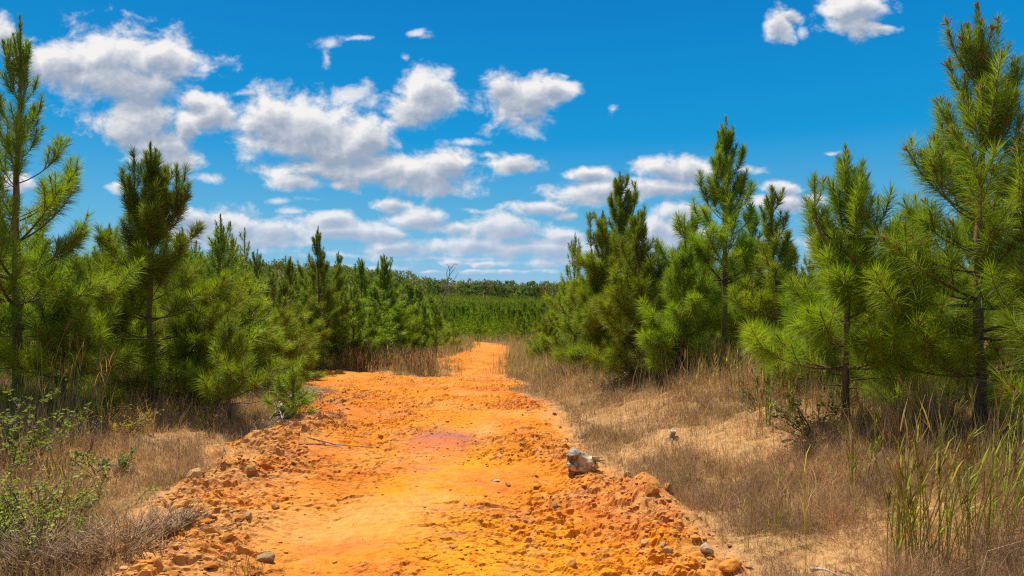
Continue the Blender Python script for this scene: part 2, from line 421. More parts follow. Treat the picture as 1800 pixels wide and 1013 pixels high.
def pine_arrays(H, seed, lod=0, spread=.30, cb=.22, whorl=.30, dens=1.0, nlen=.195, top_gap=.10, nb=(5, 6), tilt=0., fork=False, tip_red=.0, bare=None, leaders=(), fine=1.):
    rng = RS(seed)
    per_m = {0: 500, 1: 200, 2: 66, 3: 30}[lod] * dens / fine
    width = {0: .0042, 1: .0095, 2: .022, 3: .06}[lod] * fine
    K = 7 if lod < 2 else 5
    wood = Acc(); shoots = []
    # leader
    n = 16; hs = np.linspace(0, H, n)
    wob = np.cumsum(rng.normal(0, .012 * H / 4, (n, 2)), 0); wob -= wob[0]
    TP = np.stack([wob[:, 0] + tilt * hs, wob[:, 1], hs], 1)
    r0 = .0105 * H + .012
    TR = np.maximum(r0 * (1 - hs / H) ** .75, .0065); TR[0] *= 1.35
    tcol = BARK_LO + (BARK_HI - BARK_LO) * np.clip(hs / H * 1.5, 0, 1)[:, None]
    tube(wood, TP, TR, 9 if lod == 0 else 5, tcol)
    def trunk(h): return np.array([np.interp(h, hs, TP[:, 0]), np.interp(h, hs, TP[:, 1]), h])
    def add(P, s0, f=1.0, up=0.): shoots.append((P, s0, f, up))
    gap = top_gap * H + .30
    add(TP[hs > H - gap - .35] if (hs > H - gap - .35).sum() > 2 else TP[-4:], .0, 1.25, 1.)
    hh = cb * H; az0 = rng.uniform(0, 6.28)
    while hh < H - gap * .55:
        t = hh / H
        nbr = rng.randint(nb[0], nb[1] + 1); az0 += 1.1
        prof = (1 - t) ** 1.0 * (.72 + .36 * min(1, t / .28))
        for k in range(nbr):
            az = az0 + k * 2 * PI / nbr + rng.normal(0, .3)
            L = (spread * H * prof + .14) * rng.uniform(.65, 1.2)
            if t > .6: L = max(L * rng.uniform(.75, 1.2), rng.uniform(.18, .42) * min(1, H / 3))
            e0 = math.radians(np.interp(t, [0, .3, .6, 1], [-10, 8, 38, 64]) + rng.normal(0, 8))
            e1 = math.radians(np.interp(t, [0, .3, .6, 1], [18, 44, 76, 88]) + rng.normal(0, 8))
            P, a2 = walk(trunk(hh + rng.uniform(-.04, .04)), az, e0, e1, L, K, rng)
            rb = max(.0045, .35 * np.interp(hh, hs, TR) * (L / (spread * H * .8 + .1)))
            bc = BARK_LO * .8 + (BARK_HI * .95 - BARK_LO * .8) * np.linspace(.1, 1, K)[:, None]
            if lod < 3: tube(wood, P, np.linspace(rb, .0042, K), 5 if lod == 0 else 3, bc)
            own = min(.46, L * .8) / L
            add(P, 1 - own, 1.0, t)
            if L > .30:
                m = int(np.clip(L / np.interp(t, [.4, .75], [.13, .22]), 1, 9)) if lod < 2 else (4 if lod == 2 else 2)
                for q in range(m):
                    s = rng.uniform(.22, .93); i = int(s * (K - 1)); f = s * (K - 1) - i
                    b = P[i] * (1 - f) + P[min(i + 1, K - 1)] * f
                    side = rng.choice([-1, 1])
                    l2 = min(.55, L * .42) * rng.uniform(.5, 1.15) * (1.1 - .5 * s) + .05
                    ez = e0 + (e1 - e0) * s
                    P2, _ = walk(b, az + side * rng.uniform(.45, .95), ez + rng.uniform(0, .3), min(1.45, e1 + rng.uniform(.1, .45)), l2, max(4, K - 2), rng)
                    if lod < 2: tube(wood, P2, np.linspace(.0055, .0036, len(P2)), 4 if lod == 0 else 3, BARK_HI * .9)
                    add(P2, .12, 1.0, t)
        if lod < 3 and t < .8:                                # short shoots close to the stem
            for k in range(1 if lod == 0 else 2):
                P, _ = walk(trunk(min(H, hh + rng.uniform(0, whorl))), rng.uniform(0, 6.28), rng.uniform(.3, .9), 1.35, rng.uniform(.16, .34), 5, rng)
                add(P, .1, 1.0, t)
        hh += whorl * rng.uniform(.75, 1.3) * (1.05 - .3 * t)
    # secondary leaders: strong side shoots that turn upright
    for (h0, az, out, ln) in leaders:
        b = trunk(h0 * H); q = np.array((math.cos(az), math.sin(az), 0))
        P = np.array([b, b + q * out * .5 + (0, 0, ln * .12), b + q * out * .85 + (0, 0, ln * .3), b + q * out + (0, 0, ln * .5), b + q * out * 1.02 + (0, 0, ln * .75), b + q * out * 1.03 + (0, 0, ln)])
        P = np.stack([np.interp(np.linspace(0, 5, 12), range(6), P[:, i]) for i in range(3)], 1)
        tube(wood, P, np.linspace(.016, .005, 12), 6, BARK_HI * .9)
        add(P, .45, 1.0, .8); 
        for k in range(int(ln / .11)):
            i = rng.randint(4, 11); a2 = rng.uniform(0, 6.28)
            P2, _ = walk(P[i], a2, .7, 1.45, rng.uniform(.15, .38) * (1.2 - i / 14), 5, rng)
            tube(wood, P2, np.linspace(.005, .0035, 5), 4, BARK_HI); add(P2, .15, 1.0, .6 + .3 * i / 12)
    # candles round the tip of the leader
    for k in range(rng.randint(3, 6)):
        q0 = rng.uniform(.45, .95); P, _ = walk(trunk(H - gap * q0), rng.uniform(0, 6.28), math.radians(58), math.radians(86), gap * q0 * rng.uniform(.45, .85), 5, rng)
        if lod < 2: tube(wood, P, np.linspace(.006, .004, 5), 4, BARK_HI)
        add(P, .1, 1.1, 1.)
    # dead lower twigs
    if lod < 2:
        for k in range(rng.randint(5, 10)):
            P, _ = walk(trunk(H * rng.uniform(.06, cb + .14)), rng.uniform(0, 6.28), rng.uniform(-.25, .3), rng.uniform(-.3, .4), rng.uniform(.2, .13 * H + .3), 6, rng, .16)
            tube(wood, P, np.linspace(.006, .002, 6), 4, (.17, .12, .08))
    # needles
    PB = []; PD = []; LL = []; CC = []; UP = []
    for (P, s0, f, up) in shoots:
        seg = np.linalg.norm(np.diff(P, axis=0), axis=1); cum = np.concatenate([[0], np.cumsum(seg)]); L = cum[-1]
        m = max(3, int(per_m * L * (1 - s0) * f))
        u = s0 + (1 - s0) * rng.uniform(0, 1, m) ** .85
        d = u * L
        B = np.stack([np.interp(d, cum, P[:, i]) for i in range(3)], 1)
        idx = np.clip(np.searchsorted(cum, d) - 1, 0, len(seg) - 1)
        A = (np.diff(P, axis=0) / (seg[:, None] + 1e-9))[idx]
        rel = (u - s0) / (1 - s0 + 1e-6)
        ang = np.radians((np.interp(rel, [0, .6, 1], [68, 52, 24]) + rng.normal(0, 11, m)) * float(np.interp(up, [.4, .7, 1], [1, .78, .66])))
        ref = np.where(np.abs(A[:, 2:3]) < .9, [[0, 0, 1.]], [[1., 0, 0]])
        E1 = np.cross(A, ref); E1 /= np.linalg.norm(E1, axis=1)[:, None]; E2 = np.cross(A, E1)
        ph = rng.uniform(0, 2 * PI, m)
        D = A * np.cos(ang)[:, None] + (E1 * np.cos(ph)[:, None] + E2 * np.sin(ph)[:, None]) * np.sin(ang)[:, None]
        ln = nlen * rng.uniform(.7, 1.15, m) * float(np.interp(up, [0, .4, .7, 1], [1.05, 1, .72, .58])) * (1 - .2 * (rel > .9))
        sh = rng.uniform(0, 1)
        mixv = np.clip(rng.uniform(0, 1, m) * .35 + sh * .65, 0, 1)
        c = GREEN_LO + (GREEN_HI - GREEN_LO) * mixv[:, None]
        c = c + (BLUEG - c) * (np.clip((up - .45) * .9, 0, .5) + .12 * rng.uniform(0, 1))
        old = (rng.uniform(0, 1, m) < .075 * (1.3 - up)) & (rel < .55)
        c[old] = RUST * rng.uniform(.7, 1.2)
        PB.append(B); PD.append(D); LL.append(ln); CC.append(c)
        # brown bud / catkin at the shoot's end
        if lod < 2 and rng.uniform() < .45 + tip_red:
            T = P[-1] - P[-2]; T /= np.linalg.norm(T) + 1e-9
            q = (.035 if lod == 0 else .05) * rng.uniform(.7, 1.6)
            tube(wood, np.array([P[-1], P[-1] + T * q * .6, P[-1] + T * q * 1.3]), np.array([.006, .0065, .002]) * (1 if lod == 0 else 1.5), 4, BUD * rng.uniform(.7, 1.15))
            if tip_red and rng.uniform() < tip_red:
                for w in range(4):
                    D2 = T + rng.normal(0, .5, 3); D2 /= np.linalg.norm(D2)
                    tube(wood, np.array([P[-1], P[-1] + D2 * q, P[-1] + D2 * q * 1.6]), [.004, .005, .002], 4, BUD * rng.uniform(.8, 1.2) * np.array([1.1, .9, .9]))
    B = np.concatenate(PB); D = np.concatenate(PD); Ln = np.concatenate(LL); Cc = np.concatenate(CC); m = len(B)
    W = np.cross(D, rng.normal(0, 1, (m, 3))); W /= np.linalg.norm(W, axis=1)[:, None] + 1e-9
    wd = width * rng.uniform(.75, 1.25, m)
    if lod == 0:
        M1 = B + D * (Ln * .55)[:, None]; sag = rng.uniform(.10, .34, m) * Ln
        D2 = D.copy(); E = B + D * Ln[:, None]; E[:, 2] -= sag * np.clip(1 - D[:, 2], .15, 1); M1[:, 2] -= sag * .25 * np.clip(1 - D[:, 2], .15, 1)
        h = (W * wd[:, None]) * .5
        V = np.stack([B - h, B + h, M1 + h, M1 - h, E], 1).reshape(-1, 3)
        i = np.arange(m)[:, None] * 5
        T = np.concatenate([i + [[0, 1, 2]], i + [[0, 2, 3]], i + [[3, 2, 4]]])
        Kc = np.repeat(Cc, 5, 0)
    else:
        E = B + D * Ln[:, None]; E[:, 2] -= .15 * Ln
        h = (W * wd[:, None]) * .5
        V = np.stack([B - h, B + h, E], 1).reshape(-1, 3)
        T = np.arange(m * 3).reshape(-1, 3); Kc = np.repeat(Cc, 3, 0)
    return wood, V, T, Kc

def pine(name, loc, rz, label, group=None, **kw):
    wood, V, T, Kc = pine_arrays(**kw)
    o = empty(name, loc, rz, label, 'pine tree', group)
    link('trunk', wood.mesh('trunk', M_bark, True), o)
    link('crown', mesh_np('crown', V, tris=T, col=Kc, mat=M_needle), o)
    return o

heroes = []
def hero(px, d, top, label, rz=0., cat='pine', base=None, **kw):
    x, y, z = at_depth(px, d)
    H = EYE + (506.5 - top) / FPX * d - z
    heroes.append((x, y, H))
    nm = 'pine_sapling' if H < 1.5 else 'pine_tree'
    lod = 0 if d < 15 else 1
    kw.setdefault('lod', lod)
    return pine(nm, (x, y, z - .03), rz, label, H=H, **kw)

# left side
hero(34, 8.0, 28, 'tall pine on the far left with a long bare leader against the white cloud', rz=.4, seed=11, spread=.30, cb=.14, whorl=.36, top_gap=.15, nlen=.17, dens=.8)
hero(262, 9.4, 252, 'bushy pine with a spiky top standing second from the left edge', rz=1.2, leaders=((.62, 2., .22, 1.05), (.6, -1.1, .33, 1.1), (.64, 5., .2, .9)), seed=12, spread=.40, cb=.08, whorl=.25, top_gap=.11, dens=1.0)
hero(-150, 6.6, 420, 'pine mostly cut off by the left edge of the photo', rz=2.2, seed=13, spread=.3, cb=.08, whorl=.33, nb=(4, 5))
hero(112, 7.6, 505, 'low wide young pine with drooping tufts under the tall left pine', rz=.2, seed=14, spread=.48, cb=.08, whorl=.26, top_gap=.06, nlen=.2)
hero(322, 11.5, 402, 'green pine with one brown tipped leader right behind the bushy spiky pine', rz=.7, seed=15, spread=.34, cb=.08, whorl=.28)
hero(405, 8.5, 556, 'small pine on a thin dark trunk left of the road', rz=.5, seed=16, spread=.42, cb=.30, whorl=.17, top_gap=.05, nlen=.17, dens=.8)
hero(515, 9.0, 642, 'knee high pine sapling beside the dead brush at the road edge', rz=1.5, seed=17, spread=.30, cb=.06, whorl=.10, top_gap=.03, nlen=.13, dens=.8)
hero(404, 16, 410, 'thin pine with a bare three pronged top left of the road', rz=.8, leaders=((.7, 2.4, .3, .9), (.7, -.8, .3, 1.15)), seed=18, spread=.32, cb=.06, whorl=.32, top_gap=.10, dens=1.4)
hero(448, 21, 440, 'slim dark pine leader rising between the pronged pine and the tallest mid pine', rz=.3, seed=19, spread=.28, cb=.05, whorl=.30, dens=1.6)
hero(507, 21, 452, 'slim pine just left of the tallest mid pine', rz=1.8, seed=20, spread=.32, cb=.05, whorl=.30, dens=1.6)
hero(558, 23.5, 398, 'tallest dark pine of the stand at the left end of the clay spur', rz=.1, seed=21, spread=.34, cb=.08, whorl=.30, dens=1.7)
hero(594, 27, 441, 'narrow pine close on the right of the tallest mid pine', rz=2.1, seed=22, spread=.26, cb=.06, whorl=.30, dens=1.6)
hero(637, 29, 455, 'pine with a double leader left of the broad topped pine', rz=1.1, leaders=((.7, 2., .25, 1.),), seed=23, spread=.30, cb=.06, whorl=.30, dens=1.6)
hero(676, 29.5, 446, 'broad topped pine with many upright tips and a bare reddish trunk foot', rz=.6, leaders=((.7, 0., .3, 1.2), (.7, 2.1, .3, 1.), (.72, 4., .28, 1.1)), seed=24, spread=.36, cb=.14, whorl=.28, dens=1.8)
hero(727, 31, 536, 'short bushy pine to the right of the broad topped pine', rz=.9, seed=25, spread=.38, cb=.05, whorl=.28, dens=1.6)
hero(766, 33, 530, 'short pine with a pale bare trunk foot near the end of the left stand', rz=1.9, seed=26, spread=.34, cb=.18, whorl=.3, dens=1.6)
hero(797, 38, 566, 'last small round pine of the left stand beside the road', rz=.2, seed=27, spread=.36, cb=.04, whorl=.3)
hero(60, 10.8, 440, 'dim pine behind the trunk of the tall left pine', rz=2.0, seed=52, spread=.36, cb=.06, whorl=.3)
hero(345, 9.6, 545, 'short bright pine right of the bushy spiky pine at its foot', rz=.1, seed=53, spread=.5, cb=.06, whorl=.22, top_gap=.05)
hero(195, 12.5, 395, 'half hidden pine between the two big left pines', rz=.9, seed=54, spread=.32, cb=.06, whorl=.3)
hero(462, 14.5, 520, 'pale young pine behind the round leafless bush', rz=1.9, seed=55, spread=.4, cb=.05, whorl=.26)
# right side
hero(1012, 17, 412, 'pointed pine at the left end of the right hand stand', rz=.4, seed=31, spread=.30, cb=.06, whorl=.32, nb=(5, 7), lod=1)
hero(1062, 14.2, 372, 'pine with a leaning upright side shoot left of the broad twin topped pine', rz=3.4, leaders=((.62, 0, .28, 1.2),), seed=32, spread=.30, cb=.06, whorl=.28, nb=(5, 7))
hero(1098, 14.0, 303, 'broad twin topped pine behind the bright front pines on the right', rz=.2, leaders=((.72, 0, .3, .9),), seed=33, spread=.30, cb=.06, whorl=.28, nb=(5, 7), dens=1.1)
hero(1122, 11.5, 372, 'bright green pine with a brown leader in front of the twin topped pine', rz=1.6, seed=34, spread=.34, cb=.05, whorl=.24, nb=(5, 7))
hero(1160, 19, 424, 'thin leader pine seen far behind between two right hand pines', rz=.2, seed=35, spread=.24, cb=.06, whorl=.36, lod=1)
hero(1196, 10.4, 425, 'low bright pine with reddish buds in front of the tall straight pine', rz=2.6, seed=36, spread=.34, cb=.08, whorl=.24, nb=(5, 7), tip_red=.25)
hero(1271, 11.0, 203, 'tall straight pine with a bare brown trunk right of the centre', rz=.75, seed=37, spread=.30, cb=.33, whorl=.31, top_gap=.10, nb=(5, 7), dens=1.0)
hero(1222, 12.6, 372, 'narrow pine close behind the left flank of the tall straight pine', rz=2.4, seed=38, spread=.26, cb=.1, whorl=.28)
hero(1362, 9.8, 333, 'pine with rusty side tips standing right of the tall straight pine', rz=1.3, seed=39, spread=.27, cb=.2, whorl=.26, tip_red=.35, top_gap=.08)
hero(1322, 13.4, 366, 'dim pine half hidden behind the rusty tipped pine', rz=.6, seed=40, spread=.30, cb=.1, whorl=.3)
hero(1487, 6.3, 254, 'slender pine on a dark thin trunk with a wiry leader and a side leader', rz=2.9, fine=.75, seed=41, spread=.31, cb=.20, whorl=.24, top_gap=.13, nlen=.19, tip_red=.3, nb=(5, 6), dens=1., leaders=((.60, .25, .30, .75),))
hero(1585, 7.8, 388, 'low spreading pine with red buds between the slender pine and the giant right pine', rz=.3, fine=.8, seed=42, spread=.42, cb=.08, whorl=.22, tip_red=.4, top_gap=.05)
hero(1722, 5.7, 4, 'largest pine on the right with red tipped boughs reaching the top of the photo', rz=1.05, fine=.72, seed=43, spread=.31, cb=.14, whorl=.22, top_gap=.10, nlen=.18, tip_red=.45, nb=(6, 7), dens=.85)
hero(1925, 4.7, 330, 'pine cut off by the right edge with one bough hanging into view', rz=3.0, fine=.72, seed=44, spread=.42, cb=.16, whorl=.33, tip_red=.3, nb=(5, 6))
hero(1700, 6.6, 560, 'low pine with big drooping tufts before the trunk of the largest right pine', rz=.5, fine=.72, seed=56, spread=.6, cb=.12, whorl=.2, top_gap=.04, nlen=.21)
hero(1560, 6.9, 600, 'lowest wide pine tufts right of the slender trunk', rz=2.2, fine=.72, seed=57, spread=.65, cb=.1, whorl=.18, top_gap=.03, nlen=.2)
hero(1420, 7.6, 500, 'bright spreading young pine left of the slender pine', rz=1.2, fine=.8, seed=58, spread=.40, cb=.14, whorl=.24, top_gap=.05, nlen=.2)
hero(1420, 15, 455, 'pale green pine seen far back between the rusty tipped and the slender pine', rz=1.7, seed=45, spread=.36, cb=.05, whorl=.28)
hero(1660, 10.5, 430, 'shaded pine behind the lower boughs of the largest right pine', rz=.7, seed=46, spread=.40, cb=.05, whorl=.28)
hero(952, 24, 552, 'small roundish pine on the grassy verge right of the road bend', rz=1.2, seed=47, spread=.34, cb=.04, whorl=.2, lod=1)

# prototypes for the stands
def proto(n, lod, seeds, **kw):
    out = []
    for s in seeds:
        wood, V, T, Kc = pine_arrays(H=3.2, seed=s, lod=lod, spread=.27 + .05 * ((s * 7) % 5) / 5, cb=.04, whorl=.30, nb=(5, 7), **kw)
        out.append((wood.mesh('trunk', M_bark, True), mesh_np('crown', V, tris=T, col=Kc, mat=M_needle)))
    return out
P_mid = proto(6, 1, (201, 202, 203, 204, 205, 206), nlen=.2, dens=1.15)
P_far = proto(5, 2, (301, 302, 303, 304, 305), nlen=.22, dens=1.2)

placed = [(h[0], h[1]) for h in heroes]
cands = []
rg = RS(99)
for ix in range(-27, 27):
    for iy in range(4, 40):
        x = ix * 2.0 + rg.uniform(-.6, .6) + .6; y = iy * 1.75 + rg.uniform(-.5, .5)
        if y < 10.5 or abs(x) / y > .77: continue
        l = np.interp(y, YL, XL); r = np.interp(y, YR, XR)
        if y < 57 and l - 1.2 < x < r + 1.3: continue
        if x < 0 and y < 13 and x > -.36 * y - 1.2: continue
        if x < 0 and 13 <= y < 23.5 and x > -.325 * y - .5: continue
        if x < 0 and 22 <= y < 29 and x > -5.0: continue
        if x > 0 and y < 12.5 and x < 4.6: continue
        if min((x - a) ** 2 + (y - b) ** 2 for a, b in placed) < 1.1 ** 2: continue
        if x > 1 and y > 34 and x / y > .10: continue         # hidden behind the right stand
        if y > 36 and x / y < -.36: continue       # hidden behind the left stand
        cands.append((y, x))
for px, d in ((285, 12.2), (338, 13.4), (385, 12.4), (432, 13.6), (470, 16.5), (372, 17), (425, 18.5), (500, 18.2), (520, 22.2), (578, 25.2), (612, 26), (655, 28), (700, 30.5), (745, 33.5), (630, 31), (545, 27), (240, 14), (300, 15.5)):
    cands.append((d, (px - 900) / FPX * d))
cands.sort()
n_ind = 0
for y, x in cands:
    if n_ind >= 262: break
    z = float(gz(np.array([x]), np.array([y]))[0])
    k = rg.randint(0, 6)
    if y < 26: tr, cr = P_mid[k]
    else: tr, cr = P_far[k % 5]
    h = rg.uniform(.80, 1.12) * (1.0 if x < 0 else .85)
    if x < 0 and y < 34 and x / y > -.52: h *= .86
    if y > 48: h *= .85
    if x > -2 and x / y > -.16 and y < 48 and x / y < .07: h *= .72
    s = h
    if y >= 48: lab, grp = 'young pine in the front rows of the plantation beyond the end of the road', 'front rows of the plantation'
    elif x < 0: lab, grp = 'young pine packed in the stand left of the road behind the front pines', 'pines packed left of the road'
    else: lab, grp = 'young pine packed in the stand right of the road behind the front pines', 'pines packed right of the road'
    o = empty('pine_tree', (x, y, z - .04), rg.uniform(0, 6.28), lab, 'pine tree', grp)
    wd = 1.3 if x < 0 else 1.12
    o.scale = (s * wd * rg.uniform(.9, 1.2), s * wd * rg.uniform(.9, 1.2), s)
    link('trunk', tr, o); link('crown', cr, o)
    n_ind += 1
print('pines', n_ind, 'last depth', y)
Y_LAST = y

def fy(x): return float(np.interp(x, [-150, -110, -60, -30, 60, 120], [195, 215, 290, 335, 335, 300]))

# the rest of the plantation: thousands of small pines that read as one green mass
def merged_pines():
    acc = Acc(); wood = []
    protos = []
    for s in (401, 402, 403, 404):
        w, V, T, Kc = pine_arrays(H=3.0, seed=s, lod=3, spread=.30, cb=.05, whorl=.5, nb=(4, 5), nlen=.30, top_gap=.08)
        protos.append((V, T, Kc))
    rr = RS(5); y = min(Y_LAST, 60) - 2
    while y < 330:
        step = 2.4 if y < 130 else 3.4
        xs = np.arange(-.5 * y - 8, .20 * y + 8, 1.9 if y < 130 else 2.6)
        for x in xs:
            xx = x + rr.uniform(-.7, .7); yy = y + rr.uniform(-.6, .6)
            if yy < 57 and -6 < xx < .8: continue
            if yy > fy(xx): continue
            V, T, Kc = protos[rr.randint(4)]
            if yy > 110:
                t3 = T.reshape(-1, 3); sel = rr.uniform(0, 1, len(t3)) < (.55 if yy < 200 else .35)
                T = t3[sel]
            a = rr.uniform(0, 6.28); s = rr.uniform(.7, 1.25) * (.92 if yy < 90 else 1)
            w = 1.0 if yy < 110 else 1.35
            c, sn = math.cos(a) * s * w, math.sin(a) * s * w
            u, inv = np.unique(T, return_inverse=True)
            V2 = V[u]
            P = np.stack([V2[:, 0] * c - V2[:, 1] * sn + xx, V2[:, 0] * sn + V2[:, 1] * c + yy, V2[:, 2] * s], 1)
            P[:, 2] += float(gz0(np.array([xx]), np.array([yy]))[0])
            acc.add(P, inv.reshape(-1, 3), None, Kc[u] * rr.uniform(.42, 1.05))
        y += step
    print('plantation verts', acc.n)
    return link('pine_plantation', acc.mesh('pine_plantation', M_far))
tag(merged_pines(), 'dense green pine plantation filling the valley beyond the road', kind='stuff')

# far wood on the skyline
def far_wood():
    rr = RS(17); acc = Acc()
    pts = []
    for row in range(22):
        x = -300.
        while x < 240:
            y = 195 + row * 11 + rr.uniform(-5, 5)
            if y > fy(x) + rr.uniform(0, 6) and x / y > -.72: pts.append((x, y, row))
            x += rr.uniform(3.0, 6.5)
    lobes = RS(3)
    for (x, y, row) in pts:
        z = float(gz0(np.array([x]), np.array([y]))[0])
        kind = rr.uniform()
        H = rr.uniform(7.5, 12.5)
        if x > -60: H *= .86
        base = np.array((.11, .155, .04)) if kind < .5 else np.array((.16, .19, .05)) if kind < .8 else np.array((.20, .165, .085))
        if kind > .985: base = np.array((.16, .075, .035))
        n = 200
        nl = rr.randint(4, 8)
        R = H * rr.uniform(.22, .34)
        cen = np.stack([rr.normal(0, R * .55, nl), rr.normal(0, R * .55, nl), H * rr.uniform(.2, .92, nl)], 1)
        rad = R * rr.uniform(.4, .75, nl)
        k = rr.randint(0, nl, n); u = rr.normal(0, 1, (n, 3)); u /= np.linalg.norm(u, axis=1)[:, None]
        p = cen[k] + u * (rad[k] * rr.uniform(.5, 1.05, n))[:, None]
        p[:, 2] = np.maximum(p[:, 2], .3)
        s = rr.uniform(.4, .95, n)
        a = rr.normal(0, 1, (n, 3)); a /= np.linalg.norm(a, axis=1)[:, None]
        b = np.cross(a, u + .01); b /= np.linalg.norm(b, axis=1)[:, None] + 1e-6
        V = np.stack([p - a * s[:, None], p + a * s[:, None] * .8 + b * s[:, None] * .5, p + b * s[:, None] * 1.1, ], 1)
        V = V.reshape(-1, 3) + np.array((x, y, z))
        col = base * rr.uniform(.75, 1.25) * rr.uniform(.75, 1.3, n)[:, None]
        acc.add(V, np.arange(n * 3).reshape(-1, 3), None, np.repeat(col, 3, 0))
        tube(acc, np.array([(x, y, z), (x, y, z + H * .8)]), [.22, .08], 4, (.16, .12, .09))
    return link('forest', acc.mesh('forest', M_far))
tag(far_wood(), 'mixed dark and olive wood along the skyline behind the plantation', kind='stuff')

# ------------------------------------------------------------------ grass
DRY = np.array([(.74, .45, .23), (.63, .37, .19), (.50, .285, .155), (.37, .21, .125), (.47, .34, .12), (.80, .56, .32), (.38, .30, .09)])

def blades(n, P, H, W, rng, lean=.5, cols=DRY, seg=2, tipc=None, curl=.5, cw=None):
    az = rng.uniform(0, 2 * PI, n); le = np.abs(rng.normal(0, lean, n))
    D = np.stack([np.cos(az) * np.sin(le), np.sin(az) * np.sin(le), np.cos(le)], 1)
    D2 = D + np.stack([np.cos(az), np.sin(az), -.3 * np.ones(n)], 1) * (rng.uniform(0, curl, n))[:, None]
    D2 /= np.linalg.norm(D2, axis=1)[:, None]
    wz = rng.uniform(0, 2 * PI, n); Wv = np.stack([np.cos(wz), np.sin(wz), np.zeros(n)], 1) * (W * .5)[:, None]
    M1 = P + D * (H * .5)[:, None]; E = M1 + D2 * (H * .5)[:, None]
    V = np.stack([P - Wv, P + Wv, M1 + Wv * .8, M1 - Wv * .8, E], 1).reshape(-1, 3)
    i = np.arange(n)[:, None] * 5
    T = np.concatenate([i + [[0, 1, 2]], i + [[0, 2, 3]], i + [[3, 2, 4]]])
    c = cols[rng.choice(len(cols), n, p=cw)] * rng.uniform(.7, 1.25, n)[:, None]
    K = np.repeat(c, 5, 0)
    return V, T, K

def scatter(n, rng, y0, y1, power=1.0, xspan=.86):
    u = rng.uniform(0, 1, n)
    y = y0 * (y1 / y0) ** u
    x = rng.uniform(-1, 1, n) * (xspan * y + .5)
    return x, y

